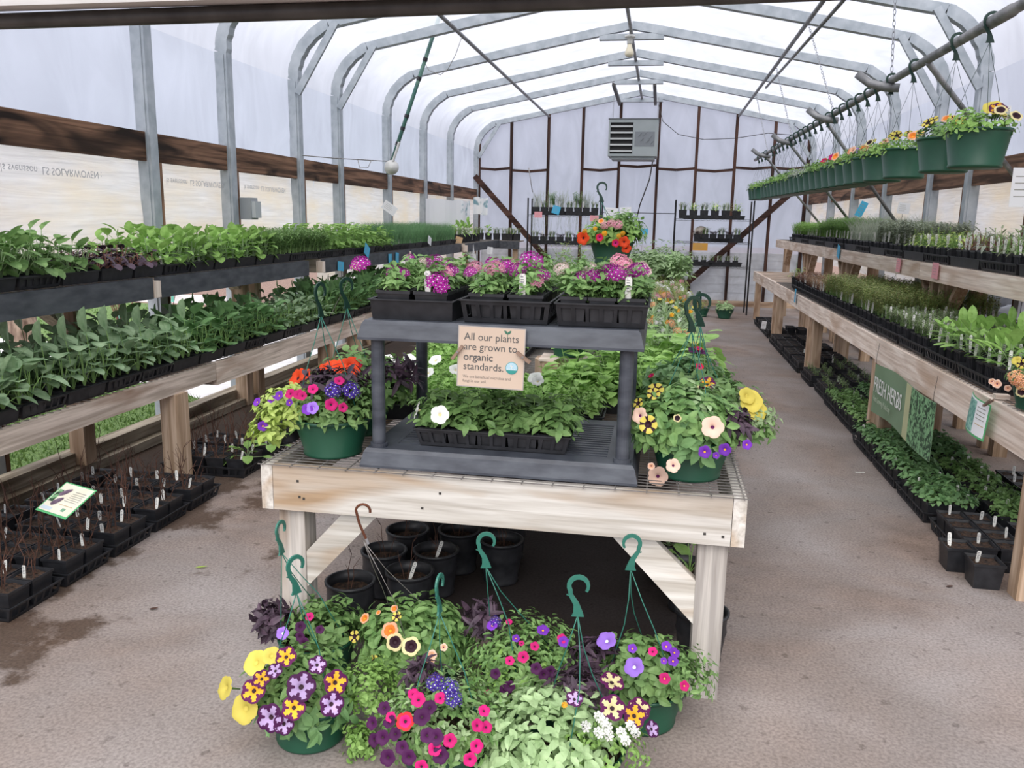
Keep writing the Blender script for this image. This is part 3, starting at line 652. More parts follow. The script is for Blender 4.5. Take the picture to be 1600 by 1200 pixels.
# petals
def petunia(Rf, cen, mid, edge, star=None, depth=.9, lobes=5, ruf=.14, seed=0, bee=False):
    """funnel flower facing +Z, returns mesh"""
    r = random.Random(seed); mb = MB(); n = lobes*6; rad = [(.10, -.55), (.16, -.22), (.40, -.05), (.66, .02), (.84, .03), (1.0, -.02)]; vs = []
    for q, (rr, z) in enumerate(rad):
        for k in range(n):
            a = 2*pi*k/n; lob = 1-ruf*(abs(sin(lobes*a/2+pi/2))**.6 if False else (1-abs(cos(lobes*a/2)))**1.5)*(q/5)
            zz = z*Rf*depth+(.04*Rf*sin(lobes*2*a+seed) if q == 5 else 0)
            vs.append((Rf*rr*lob*cos(a), Rf*rr*lob*sin(a), zz))
    fs = []; ms = []
    for q in range(5):
        for k in range(n):
            fs.append((q*n+k, q*n+(k+1) % n, (q+1)*n+(k+1) % n, (q+1)*n+k))
            mm = 0 if q <= 0 else (1 if q < 3 else 2)
            if star:
                ph = (k+.5) % 6; petmid = min(ph, 6-ph) < 1.7
                if bee: mm = 0 if q <= 1 else (3 if petmid else 2)
                else: mm = 0 if q <= 0 else (3 if q <= 1 or (q == 2 and petmid) or (q == 3 and min(ph, 6-ph) < .8) else 2)
            ms.append(mm)
    k0 = len(mb.v); mb.add(vs, fs); mb.m = ms
    mb.add([(0, 0, -.28*Rf*depth)]+[(Rf*.17*cos(2*pi*k/n), Rf*.17*sin(2*pi*k/n), -.2*Rf*depth) for k in range(n)], [(0, 1+k, 1+(k+1) % n) for k in range(n)], 0)
    mats = [cen, mid, edge]+([star] if star else [])
    mb.tube([(0, 0, -.5*Rf*depth), (0, 0, -1.5*Rf)], [.12*Rf, .05*Rf], 6, len(mats)); mats.append(LF['mid'])
    return mb.mesh('flower', mats, True)
def verbena(Rc, fl, eye, seed=0, n=20, fr=.0085):
    r = random.Random(seed); mb = MB()
    for k in range(n):
        q = (k+.5)/n; e = math.acos(1-q*.95); a = k*2.399963; d = Vector((cos(a)*sin(e), sin(a)*sin(e), cos(e))); p = Vector((d.x*Rc, d.y*Rc, d.z*Rc*.45))*r.uniform(.85, 1.12)
        x_ = d.orthogonal().normalized(); y_ = d.cross(x_); w0 = r.uniform(0, 6)
        for j in range(5):
            b_ = w0+j*2*pi/5; u_ = x_*cos(b_)+y_*sin(b_); v_ = d.cross(u_)
            mb.add([p+u_*fr*.15, p+u_*fr*.7-v_*fr*.42, p+u_*fr*1.15-v_*fr*.2+d*.001, p+u_*fr*1.15+v_*fr*.2+d*.001, p+u_*fr*.7+v_*fr*.42], [(0, 1, 2, 3, 4)], 0)
        mb.add([p+d*.0012+x_*fr*.26*cos(t_)+y_*fr*.26*sin(t_) for t_ in (0, 1.05, 2.1, 3.14, 4.2, 5.24)], [tuple(range(6))], 1)
    mb.tube([(0, 0, Rc*.3), (0, 0, -Rc*1.6)], .0018, 4, 2)
    return mb.mesh('flower', [fl, eye, LF['mid']], False)
def petalm(name, c, t=.25, c2=None): return leafm('petal_'+name, c, c2 or tuple(min(1, x*1.15+.01) for x in c), t, .6, .2)
LF = {'mid': leafm('leaf_mid', (.115, .235, .070), (.260, .420, .150)),
      'bright': leafm('leaf_bright', (.190, .360, .075), (.360, .580, .170)),
      'deep': leafm('leaf_deep', (.100, .215, .080), (.220, .390, .160)),
      'blue': leafm('leaf_blue', (.175, .300, .150), (.400, .540, .330)),
      'grey': leafm('leaf_grey', (.25, .30, .23), (.50, .55, .44)),
      'sage': leafm('leaf_sage', (.20, .26, .14), (.42, .47, .30)),
      'lime': leafm('leaf_lime', (.36, .50, .09), (.64, .78, .25)),
      'light': leafm('leaf_light', (.230, .350, .160), (.450, .600, .330)),
      'purple': leafm('leaf_purple', (.035, .022, .035), (.10, .06, .09), .1),
      'red': leafm('leaf_reddish', (0.213, 0.097, 0.082), (0.416, 0.213, 0.155)),
      'olive': leafm('leaf_olive', (0.184, 0.228, 0.075), (0.402, 0.416, 0.155)),
      'chive': leafm('leaf_chive', (0.097, 0.228, 0.097), (0.228, 0.416, 0.199)),
      'stem': leafm('stem_green', (0.184, 0.329, 0.097), (0.300, 0.474, 0.155), .1),
      'twig': plain('twig_dark', (.045, .02, .014), (.12, .055, .035), 30, .85),
      'dry': leafm('leaf_dry', (0.329, 0.228, 0.141), (0.619, 0.474, 0.300), .2)}
PT = {'yellow': petalm('yellow', (.62, .52, .10)), 'gold': petalm('gold', (.80, .42, .03)), 'orange': petalm('orange', (.80, .22, .03)),
      'coral': petalm('coral', (.80, .07, .015)), 'peach': petalm('peach', (.78, .42, .26)), 'blush': petalm('blush', (.80, .55, .44)),
      'magenta': petalm('magenta', (.55, .01, .16)), 'pink': petalm('pink', (.75, .33, .45)), 'violet': petalm('violet', (.17, .03, .42)),
      'lav': petalm('lavender', (.33, .17, .68)), 'plum': petalm('plum', (.06, .006, .06)), 'dark': petalm('dark', (.02, .003, .01), .05),
      'white': petalm('white', (.82, .82, .80)), 'cream': petalm('cream', (.68, .60, .32)), 'vmag': petalm('verbena_magenta', (.42, .02, .33)),
      'vpink': petalm('verbena_pink', (.72, .30, .42)), 'blue': petalm('verbena_blue', (.07, .03, .33)), 'red': petalm('red', (.6, .02, .03)),
      'wine': petalm('wine', (.10, .006, .075)), 'vpale': petalm('verbena_pale', (.75, .60, .56))}
FL = {
 'yellow': petunia(.034, PT['yellow'], PT['yellow'], PT['yellow'], ruf=.10, seed=1),
 'star': petunia(.032, PT['dark'], PT['cream'], PT['wine'], PT['cream'], seed=2),
 'stargold': petunia(.032, PT['dark'], PT['gold'], PT['wine'], PT['gold'], seed=3),
 'starvio': petunia(.033, PT['dark'], PT['lav'], PT['plum'], petalm('orchid', (.46, .33, .58)), seed=4),
 'bee': petunia(.027, PT['dark'], PT['dark'], PT['dark'], PT['yellow'], seed=5, bee=True),
 'orange': petunia(.026, PT['gold'], PT['orange'], PT['peach'], ruf=.12, seed=6),
 'darkeye': petunia(.026, PT['dark'], PT['dark'], PT['cream'], seed=7),
 'peach': petunia(.024, PT['wine'], PT['peach'], PT['blush'], seed=8),
 'blush': petunia(.030, PT['wine'], PT['blush'], PT['blush'], seed=9),
 'magenta': petunia(.018, PT['dark'], PT['magenta'], PT['magenta'], seed=10),
 'purple': petunia(.018, PT['dark'], PT['plum'], PT['plum'], seed=11),
 'violet': petunia(.018, PT['gold'], PT['violet'], PT['violet'], seed=12),
 'lav': petunia(.030, PT['white'], PT['lav'], PT['lav'], seed=13),
 'white': petunia(.030, PT['cream'], PT['white'], PT['white'], seed=14),
 'pinkeye': petunia(.017, PT['yellow'], PT['magenta'], PT['magenta'], seed=15),
 'coral': petunia(.038, PT['dark'], PT['coral'], PT['coral'], ruf=.2, seed=16),
 'redeye': petunia(.024, PT['dark'], PT['magenta'], PT['red'], seed=17),
 'smallwhite': verbena(.010, PT['white'], PT['white'], 1, 5, .009),
 'vblue': verbena(.030, PT['blue'], PT['white'], 2),
 'vmag': verbena(.032, PT['vmag'], PT['white'], 3, 24),
 'vpink': verbena(.030, PT['vpink'], PT['vpale'], 4, 22),
 'vpale': verbena(.026, PT['vpale'], PT['white'], 5, 18),
 'coralv': verbena(.028, PT['peach'], PT['gold'], 6, 18),
 'marigold': verbena(.014, PT['gold'], PT['gold'], 7, 9),
}
def face(o, d, roll=0):
    o.rotation_mode = 'QUATERNION'; q = Vector(d).normalized().to_track_quat('Z', 'Y'); o.rotation_quaternion = q
def put_flower(kind, parent, loc, d, s=1.0, name='flower'):
    o = bpy.data.objects.new(name, FL[kind]); link(o, parent, loc); face(o, d); o.scale = (s,)*3; return o

# ------------------------------------------------------------------ containers
def tray_mesh(w, l, h, solid=False, nx=6, ny=11, tap=.93):
    mb = MB(); hx, hy = w/2, l/2; t_ = .003
    if solid:
        mb.rings([(hx*tap, hy*tap, 0), (hx-.006, hy-.006, h-.004), (hx, hy, h-.004), (hx, hy, h), (hx-.009, hy-.009, h), (hx*tap-.004, hy*tap-.004, .004)]); mb.box(-hx*tap+.004, hx*tap-.004, -hy*tap+.004, hy*tap-.004, .003, .0045)
    else:
        mb.box(-hx, hx, -hy, hy, 0, .003)
        for s in (-1, 1):
            a, b_ = sorted((s*hx, s*(hx-t_))); mb.box(a, b_, -hy, hy, 0, h*.22); mb.box(a, b_, -hy, hy, h*.78, h)
            for k in range(ny+1): y = -hy+.006+(2*hy-.012)*k/ny; mb.box(a, b_, y-.006, y+.006, h*.22, h*.78)
            a, b_ = sorted((s*hy, s*(hy-t_))); mb.box(-hx+t_, hx-t_, a, b_, 0, h*.22); mb.box(-hx+t_, hx-t_, a, b_, h*.78, h)
            for k in range(nx+1): x = -hx+.009+(2*hx-.018)*k/nx; mb.box(x-.006, x+.006, a, b_, h*.22, h*.78)
        mb.taper(0, None, tap, tap, 0, h)
        mb.rings([(hx-.001, hy-.001, h-.005), (hx+.004, hy+.004, h-.005), (hx+.004, hy+.004, h), (hx-.003, hy-.003, h), (hx-.003, hy-.003, h-.004)], 0, False)
    return mb.mesh('tray', BLACKT)
def sqpot_mesh(w, h, ribs=0, tap=.78):
    mb = MB(); a = w/2; b_ = a*tap
    mb.rings([(b_, b_, 0), (a-.004, a-.004, h-.010), (a, a, h-.010), (a, a, h), (a-.004, a-.004, h), (a-.008, a-.008, h-.012), (a-.008, a-.008, h-.02)])
    if ribs:
        for s in (-1, 1):
            for k in range(ribs):
                y = -b_*.85+2*b_*.85*k/(ribs-1)
                for hor in (0, 1):
                    P = [(b_+.0005, y*1, .004), (a-.003, y*a/b_, h-.012)]
                    (x0, y0, z0), (x1, y1, z1) = P
                    if hor: mb.beam((y0, s*x0, z0), (y1, s*x1, z1), .003, .003)
                    else: mb.beam((s*x0, y0, z0), (s*x1, y1, z1), .003, .003)
    return mb.mesh('pot', BLACKP)
def soil_sq(w, z, seed=0, mi=SOIL):
    r = random.Random(seed); mb = MB(); n = 5; a = w/2-.0085; vs = [(-a+2*a*i/n, -a+2*a*j/n, z+r.uniform(-.003, .004)) for j in range(n+1) for i in range(n+1)]
    mb.add(vs, [(j*(n+1)+i, j*(n+1)+i+1, (j+1)*(n+1)+i+1, (j+1)*(n+1)+i) for j in range(n) for i in range(n)])
    for k in range(10):
        x, y = r.uniform(-a, a)*.9, r.uniform(-a, a)*.9; s = r.uniform(.002, .005); mb.beam((x-s, y, z+.003), (x+s, y+r.uniform(-s, s), z+.006), s, s*.6)
    return mb.mesh('soil', mi)
def round_pot(rt, rb, h, mat=GREENP, lip=.010, n=32, bands=False):
    mb = MB(); pr_ = [(rb*.9, 0), (rb, .004), (rb+.002, .012), (rb-.001, .018)]
    if bands: pr_ += [(rb+(rt-rb)*.55, h*.55), (rb+(rt-rb)*.6+.003, h*.62), (rb+(rt-rb)*.62, h*.7)]
    pr_ += [(rt-.006, h-.020), (rt-.005, h-.012), (rt, h-.011), (rt+.001, h-.001), (rt-.002, h), (rt-.010, h-.001), (rt-.012, h-.035)]
    mb.lathe(pr_, n, capb=True); return mb.mesh('pot', mat, True)
def soil_round(r0, z, seed=0):
    r = random.Random(seed); mb = MB(); n = 20; vs = [(0, 0, z+.004)]
    for q in (.35, .7, 1): vs += [(r0*q*cos(2*pi*k/n), r0*q*sin(2*pi*k/n), z+r.uniform(-.004, .004)) for k in range(n)]
    fs = [(0, 1+k, 1+(k+1) % n) for k in range(n)]+[(1+q*n+k, 1+q*n+n+k, 1+q*n+n+(k+1) % n, 1+q*n+(k+1) % n) for q in range(2) for k in range(n)]
    mb.add(vs, fs)
    for k in range(26):
        a = r.uniform(0, 6.28); q = r0*.9*sqrt(r.random()); s = r.uniform(.003, .008); mb.beam((q*cos(a), q*sin(a), z+.004), (q*cos(a)+s*cos(a*3), q*sin(a)+s*sin(a*3), z+.009), s*.5, s*.4)
    return mb.mesh('soil', SOIL)
def tag_mesh(w=.014, h=.055, writing=True, lean=.15):
    mb = MB(); P = [(-w/2*.45, 0), (-w/2, h*.45), (-w/2, h*.93), (-w*.3, h), (w*.3, h), (w/2, h*.93), (w/2, h*.45), (w/2*.45, 0)]; n = len(P)
    mb.add([(x, lean*z-.0006, z) for x, z in P]+[(x, lean*z+.0006, z) for x, z in P], [tuple(range(n)), tuple(range(n, 2*n))[::-1]]+[(i, (i+n), (i+1) % n+n, (i+1) % n)[::-1] for i in range(n)])
    if writing:
        for k in range(5):
            z = h*(.9-.09*k); mb.add([(-w*.3, lean*z-.001, z-.0016), (w*(.1+.07*(k % 3)), lean*z-.001, z-.0016), (w*(.1+.07*(k % 3)), lean*z-.001, z+.0004), (-w*.3, lean*z-.001, z+.0004)], [(0, 1, 2, 3)], 1)
    return mb.mesh('plant_tag', [TAGW, plain('marker_ink', (.05, .05, .09), None)])
TAGS = [tag_mesh(.015, .07, lean=l) for l in (-.25, .05, .3)]
TAGT = [tag_mesh(.014, .11, lean=l) for l in (-.2, .05, .2)]

# ------------------------------------------------------------------ hanging baskets
POT10 = round_pot(.135, .100, .135); SOIL10 = soil_round(.122, .112, 3)
def hook_mesh(mat=GREENH, R=.025):
    mb = MB(); pts = []; hw_ = []
    for k in range(13):
        a = radians(-35+k*20.5); pts.append((R*cos(a), 0, R*sin(a)+.085)); hw_.append(.0035+.0025*min(1, k/5))
    prev = None; vs = []
    P = [Vector(p) for p in pts]+[Vector((-R*.8, 0, .060)), Vector((-R*.2, 0, .035)), Vector((.0, 0, .012)), Vector((0, 0, 0))]; hw_ += [.0055, .0075, .012, .0165]
    for i, p in enumerate(P):
        d = (P[min(i+1, len(P)-1)]-P[max(i-1, 0)]).normalized(); o = Vector((-d.z, 0, d.x))*hw_[i]; t_ = Vector((0, .0028, 0)); vs += [p-o-t_, p+o-t_, p+o+t_, p-o+t_]
    N = len(P); mb.add(vs, [(i*4+k, i*4+(k+1) % 4, i*4+4+(k+1) % 4, i*4+4+k) for i in range(N-1) for k in range(4)]+[(3, 2, 1, 0), (N*4-4, N*4-3, N*4-2, N*4-1)])
    mb.beam((-R*.75, 0, .055), (-R*.75-.012, 0, .06), .003, .003)
    return mb.mesh('hanger', mat, False)
HOOKG = hook_mesh(); HOOKD = hook_mesh(plain('dark_green_hook', (.006, .03, .022), (.01, .045, .03), 20, .4), .028)
def metal_hook():
    mb = MB(); P = [(.022*cos(radians(a)), 0, .10+.022*sin(radians(a))) for a in range(-10, 190, 20)]+[(-.012, 0, .06), (.012, 0, .0)]
    mb.tube(P, .0042, 8, 0); mb.tube([(.008, 0, .012), (.014, 0, -.006)], .005, 8, 1); return mb.mesh('hanger', [plain('copper_hook', (.16, .06, .035), None, rough=.35, metal=.6), CHAIN])
HOOKM = metal_hook()
def add_hanger(root, top, rims, hook=HOOKG, rz=0, wm=None, wr=.0016, bow=.02, scale=1.0):
    """top: local position of the hook's foot; rims: local points where the wires meet the rim"""
    h = link(bpy.data.objects.new('hanger', hook), root, top); h.rotation_euler[2] = rz; h.scale = (scale,)*3
    h.rotation_euler[2] = rz
    M = Matrix.Rotation(-rz, 3, 'Z') @ Matrix.Scale(1/scale, 3)
    for k, p in enumerate(rims):
        q = M @ (Vector(p)-Vector(top)); mid = q*.5+Vector((bow*(k-1), 0, .01)); mb = MB(); mb.tube([(0, 0, .003), q*.25+Vector((bow*(k-1)*.7, 0, 0)), mid, q], wr/scale, 5); mb.build('wire', wm or GREENH, h, smooth=True)
def ellip(px, py, c, R):
    d = sight(px, py); S = Vector((1/R[0], 1/R[1], 1/R[2])); o = (EYE-c)*S; dd = d*S; a = dd.dot(dd); b_ = o.dot(dd); cc_ = o.dot(o)-1; disc = b_*b_-a*cc_
    if disc > 0: t_ = (-b_-sqrt(disc))/a
    else: t_ = -b_/a
    p = EYE+d*t_; n_ = ((p-c)*S*S).normalized(); return p, n_
def basket(loc, label, mounds, flowers, hook=None, seed=0, s=1.0, pot=True, R=(.20, .20, .15), zc=.155, group=None, name='hanging_basket', auto=(), fs=1.0, cat='basket'):
    loc = Vector(loc); t = thing(name, label, cat, loc, 0, group)
    p = link(bpy.data.objects.new('pot', POT10), t); p.scale = (s,)*3; p = link(bpy.data.objects.new('soil', SOIL10), t); p.scale = (s,)*3
    r = random.Random(seed+77); c = loc+Vector((0, 0, zc*s))
    for k, (mt, rx, rz_, n_, Ln, W, off) in enumerate(mounds):
        mb = f_mound(seed*13+k, rx, rz_, int(n_*2.1), Ln, W, 0, z0=0); mb.build('foliage', LF[mt] if isinstance(mt, str) else mt, t, Vector((off[0], off[1], zc*s+off[2])))
    for f in flowers:
        kd, px, py = f[:3]; sc = f[3] if len(f) > 3 else 1
        q, n_ = ellip(px, py, c, tuple(x*1.04 for x in R)); d = (n_*(.7 if n_.z > -.05 else .15)+(EYE-q).normalized()*(.6 if n_.z > -.05 else 1.0)+Vector((r.uniform(-.2, .2), r.uniform(-.2, .2), r.uniform(-.05, .2)))).normalized()
        put_flower(kd, t, q-loc+d*.012, d, sc*fs)
    for kd, n_, (a0, a1), sc in auto:
        for k in range(n_):
            a = r.uniform(a0, a1); e = r.uniform(.0, 1.3); d = polar(a, e); put_flower(kd, t, Vector((d.x*R[0]*1.03, d.y*R[1]*1.03, d.z*R[2]*1.05+zc*s)), (d+Vector((0, -.3, .2))).normalized(), sc*r.uniform(.85, 1.1))
    if hook:
        kd, px, py, Yh, rz_ = hook; top = atY(px, py, Yh)-loc; top.z -= .118 if kd != 'm' else .122
        rt = .128*s; rims = [(rt*cos(a), rt*sin(a), .133*s) for a in ((rz_+.3), rz_+2.4, rz_+4.5)]
        add_hanger(t, top, rims, HOOKM if kd == 'm' else (HOOKD if kd == 'd' else HOOKG), rz_, WIREM if kd == 'm' else None, .0011 if kd == 'm' else .0017)
    return t
V = Vector
G1 = 'flower baskets on the floor in front of the table'
basket((-1.07, 2.42, 0), 'green basket at the left back on the floor with purple leaves, beside the table leg', [('mid', .15, .11, 70, .036, .022, V((.03, 0, 0))), ('purple', .07, .07, 22, .055, .022, V((-.15, -.03, .02)))],
       [('lav', 443, 990, .7), ('purple', 470, 980), ('magenta', 485, 965, .8), ('purple', 476, 1005), ('purple', 500, 985, .8), ('purple', 470, 995, .9)], ('g', 438, 812, 2.36, pi/2-.1), 1, group=G1, R=(.17, .17, .13))
basket((-.95, 2.075, 0), 'green basket with yellow and purple star petunias, front left on the floor', [('mid', .17, .13, 90, .038, .02, V((-.02, 0, 0))), ('bright', .12, .10, 90, .018, .012, V((.17, .05, -.02))), ('bright', .07, .09, 45, .018, .012, V((.17, -.05, -.14))), ('deep', .15, .08, 30, .055, .03, V((0, -.03, -.03)))],
       [('yellow', 402, 1037, 1.1), ('yellow', 357, 1075, 1.0), ('yellow', 386, 1107, 1.25), ('stargold', 448, 1028, .95), ('stargold', 398, 1080, 1.1), ('starvio', 471, 1074, 1.25), ('stargold', 460, 1106, 1.05), ('stargold', 523, 1067, 1.1), ('starvio', 425, 1120, 1.2), ('starvio', 445, 1130, .9), ('starvio', 517, 1100, 1.05), ('starvio', 432, 1050, .7), ('starvio', 495, 1040, .8), ('stargold', 410, 1062, .8), ('yellow', 425, 1027, .8)], ('g', 461, 866, 2.02, pi/2-.5), 2, group=G1, R=(.19, .19, .16))
basket((-.69, 2.40, 0), 'wide green basket with orange and dark eyed petunias and a copper coloured hook', [('mid', .20, .15, 150, .042, .026, V((-.04, 0, 0))), ('deep', .17, .12, 50, .042, .026, V((-.02, 0, -.01)))],
       [('orange', 611, 987, 1.1), ('darkeye', 618, 1004, 1.1), ('darkeye', 643, 1011, 1.15), ('peach', 669, 1032, .85), ('peach', 675, 1024, .7), ('orange', 573, 968, .7), ('bee', 557, 995, .75), ('bee', 588, 1033, .75), ('orange', 618, 953, .5), ('bee', 622, 965, .6), ('peach', 693, 1012, .5), ('orange', 594, 960, .35)], ('m', 567, 788, 2.28, .2), 3, group=G1, R=(.19, .19, .15))
basket((-.52, 1.99, 0), 'green basket with magenta and dark purple million bells and blue verbena, front centre', [('mid', .20, .14, 150, .026, .012, V((0, 0, 0))), ('light', .19, .13, 90, .024, .012, V((.0, 0, 0))), ('purple', .06, .05, 12, .05, .016, V((-.08, .06, .10)))],
       [('vblue', 680, 1070, .8), ('vblue', 702, 1078, .8), ('vblue', 708, 1095, .75), ('redeye', 634, 1128, 1.0), ('magenta', 655, 1095, 1.1), ('magenta', 688, 1093, .9), ('magenta', 646, 1088, .9), ('purple', 660, 1122, 1.3), ('purple', 672, 1108, 1.1), ('magenta', 755, 1113, .9), ('magenta', 744, 1135, .95), ('magenta', 758, 1138, .9), ('magenta', 743, 1165, 1.0), ('magenta', 703, 1157, 1.0), ('magenta', 679, 1170, 1.0), ('magenta', 734, 1185, 1.0), ('purple', 668, 1150, 1.1), ('purple', 682, 1152, 1.2), ('purple', 600, 1152, 1.1), ('purple', 588, 1156, 1), ('purple', 620, 1148, 1), ('purple', 611, 1130, 1), ('purple', 585, 1130, 1), ('purple', 608, 1183, 1.2), ('purple', 640, 1182, 1.1), ('purple', 688, 1180, 1.2), ('purple', 630, 1168, 1), ('magenta', 612, 1122, .8), ('purple', 602, 1108, 1), ('magenta', 659, 1197, 1)], ('g', 687, 895, 2.0, pi/2-.1), 4, group=G1, R=(.20, .20, .145))
basket((-.36, 2.37, 0), 'green basket with magenta and nearly black million bells, behind the front centre one', [('mid', .21, .14, 150, .028, .013, V((0, 0, 0))), ('bright', .19, .10, 60, .026, .014, V((.0, -.05, -.03))), ('purple', .07, .06, 12, .06, .018, V((-.14, .05, .09)))],
       [('magenta', 818, 1028, 1), ('magenta', 796, 1034, .8), ('purple', 775, 1053, .9), ('purple', 790, 1077, 1), ('purple', 797, 1072, 1), ('purple', 838, 1045, 1), ('purple', 849, 1054, 1), ('purple', 860, 1050, 1), ('magenta', 835, 1012, .8), ('violet', 770, 980, 1), ('vblue', 774, 974, .6), ('violet', 848, 988, 1.1), ('magenta', 877, 1000, .9), ('violet', 880, 1005, 1), ('magenta', 762, 1083, .7), ('magenta', 795, 975, .6), ('magenta', 815, 1008, .5), ('violet', 806, 1000, .7)], ('g', 760, 830, 2.31, .25), 5, group=G1, R=(.20, .20, .14))
basket((-.155, 2.0, 0), 'green basket with cream and plum star petunias and small white flowers, front right', [('light', .20, .13, 110, .040, .024, V((-.06, 0, 0))), ('light', .10, .09, 40, .042, .026, V((-.16, -.08, -.06))), ('bright', .14, .10, 70, .018, .011, V((.08, -.03, 0))), ('bright', .05, .09, 30, .018, .010, V((.13, -.10, -.12))), ('purple', .08, .06, 18, .05, .018, V((.0, .08, .10)))],
       [('star', 955, 1069, 1.1), ('star', 956, 1108, 1.1), ('star', 997, 1110, 1.0), ('stargold', 990, 1120, 1.0), ('starvio', 897, 1095, .7), ('starvio', 1015, 1140, .7), ('smallwhite', 916, 1137), ('smallwhite', 935, 1122), ('smallwhite', 943, 1130), ('smallwhite', 935, 1147), ('smallwhite', 950, 1150), ('smallwhite', 983, 1136), ('smallwhite', 990, 1145), ('smallwhite', 975, 1158), ('smallwhite', 969, 1146), ('smallwhite', 948, 1138), ('marigold', 883, 1104, .5)], ('g', 905, 897, 2.0, .1), 6, group=G1, R=(.20, .20, .14))
basket((.02, 2.36, 0), 'green basket with lavender petunias beside the right table leg', [('mid', .16, .13, 90, .042, .026, V((0, 0, 0))), ('mid', .13, .11, 60, .026, .012, V((.10, 0, -.0))), ('purple', .09, .08, 26, .05, .016, V((-.15, -.02, .03)))],
       [('lav', 949, 1004, 1.05), ('lav', 992, 1044, 1.0), ('pinkeye', 1038, 1061, 1), ('pinkeye', 1067, 1072, .9), ('violet', 1040, 1012, .9), ('violet', 1052, 1022, .9), ('violet', 1051, 1035, .9), ('violet', 988, 1015, .8), ('violet', 1036, 1034, .6), ('magenta', 1020, 1020, .8)], ('g', 988, 833, 2.36, pi+.1), 7, group=G1, R=(.18, .18, .14))
# baskets on the table
ZT_ = TZ+.007
basket((-1.09, 2.635, ZT_), 'green basket of lime foliage, magenta and blue flowers at the table front left corner', [('mid', .17, .12, 110, .030, .014, V((.03, 0, 0))), ('lime', .14, .10, 110, .034, .018, V((-.13, -.01, -.01))), ('lime', .07, .06, 25, .034, .02, V((-.20, -.08, -.08))), ('purple', .12, .06, 26, .06, .018, V((.02, 0, .09)))],
       [('vblue', 520, 612, .85), ('vblue', 548, 612, .95), ('magenta', 517, 633, 1.2), ('magenta', 535, 637, .9), ('violet', 482, 640, 1.1), ('lav', 490, 638, .7), ('violet', 411, 666, 1), ('violet', 439, 620, 1), ('violet', 428, 627, 1), ('violet', 405, 630, .9), ('magenta', 456, 617, 1), ('magenta', 468, 618, 1), ('magenta', 474, 620, .9), ('magenta', 490, 610, 1), ('violet', 455, 630, .7), ('magenta', 530, 598, 1.0)], ('d', 500, 441, 2.66, pi/2-.2), 11, group='baskets on the table', R=(.19, .19, .14))
basket((-1.11, 2.93, ZT_), 'green basket of orange red petunias behind the lime foliage one', [('mid', .20, .15, 110, .045, .028, V((.02, 0, .02))), ('purple', .10, .05, 16, .07, .02, V((.16, 0, .08)))],
       [('coral', 467, 592, 1.1), ('coral', 530, 575, .8), ('coral', 520, 574, .7), ('coral', 547, 572, .9), ('redeye', 552, 567, .8), ('coral', 508, 578, .6), ('redeye', 560, 570, .7), ('coral', 480, 588, .7), ('orange', 590, 575, .6), ('coral', 553, 580, .7)], ('d', 541, 433, 2.95, pi/2-.5), 12, group='baskets on the table', R=(.20, .20, .16))
basket((.13, 2.665, ZT_), 'green basket of blush petunias and yellow black starred ones at the table front right', [('mid', .20, .15, 120, .045, .026, V((-.02, 0, .01))), ('deep', .17, .15, 60, .055, .032, V((-.02, -.02, -.02))), ('light', .12, .12, 40, .03, .015, V((.02, 0, .05))), ('purple', .07, .06, 22, .05, .018, V((.12, -.05, .03)))],
       [('blush', 1113, 668, 1.15), ('blush', 1028, 744, 1.1), ('blush', 1052, 728, .75), ('blush', 1002, 650, .9), ('bee', 1014, 664, 1.1), ('bee', 1025, 612, 1.0), ('bee', 1022, 618, .8), ('bee', 1000, 632, .7), ('violet', 1101, 706, 1.1), ('violet', 1133, 702, 1.1), ('violet', 1165, 695, .9), ('darkeye', 1058, 655, .5), ('violet', 1118, 712, .6), ('peach', 1018, 728, .5)], ('d', 1084, 462, 2.72, .6), 13, group='baskets on the table', R=(.205, .205, .16))
basket((.17, 2.97, ZT_), 'green basket with ruffled yellow petunia overhanging the right table edge', [('mid', .21, .14, 100, .045, .024, V((.02, 0, .01))), ('light', .12, .09, 60, .026, .013, V((.15, -.05, 0))), ('mid', .09, .07, 30, .03, .014, V((.18, -.08, -.05)))],
       [('yellow', 1172, 628, 1.2), ('yellow', 1180, 642, 1.15), ('yellow', 1165, 620, .9), ('stargold', 1105, 602, .9), ('darkeye', 1096, 608, .6), ('violet', 1165, 693, .9), ('wine' if False else 'purple', 1152, 690, .9), ('redeye', 1020, 590, .5)], ('d', 1098, 458, 2.98, -.3), 14, group='baskets on the table', R=(.21, .21, .16))
basket((.13, 3.32, ZT_), 'green basket of wine dark petunias farther back at the right table edge', [('deep', .19, .14, 80, .05, .03, V((0, 0, 0)))],
       [('purple', 1083, 550, 1.2), ('redeye', 1090, 548, .7), ('purple', 1095, 553, 1.1), ('yellow', 1085, 540, .4), ('redeye', 1092, 575, .7)], ('d', 1092, 455, 3.3, 1.2), 15, group='baskets on the table', R=(.19, .19, .14))
# stump, its pot, and the tall basket beyond
mb = MB(); rr_ = random.Random(3); N = 14
mb.tube([(0, 0, 0), (0, 0, .118)], .145, 12); tag(mb.build('wood_block', [W_post(2)], None, (-.46, 4.15, ZT_)), 'sawn round wooden block on the table holding a green pot', 'block')
mb = MB(); mb.box(-.12, .12, -.10, .10, 0, .012); tag(mb.build('wood_plate', W_bench(0), None, (-.45, 4.13, ZT_+.1185)), 'thin split plank lying on the round wooden block', 'plank')
basket((-.43, 4.16, ZT_+.131), 'green pot on the wooden block behind the organic sign', [('mid', .15, .08, 40, .04, .025, V((0, 0, 0)))], [], None, 16, name='potted_plant', cat='plant', s=.8)
t = thing('plant_stand', 'upturned black crate under the tall basket of orange flowers', 'crate', (-.29, 5.1, ZT_)); mb = MB()
for x in (-1, 1):
    for y in (-1, 1): mb.box(x*.12-.01, x*.12+.01, y*.12-.01, y*.12+.01, 0, .54)
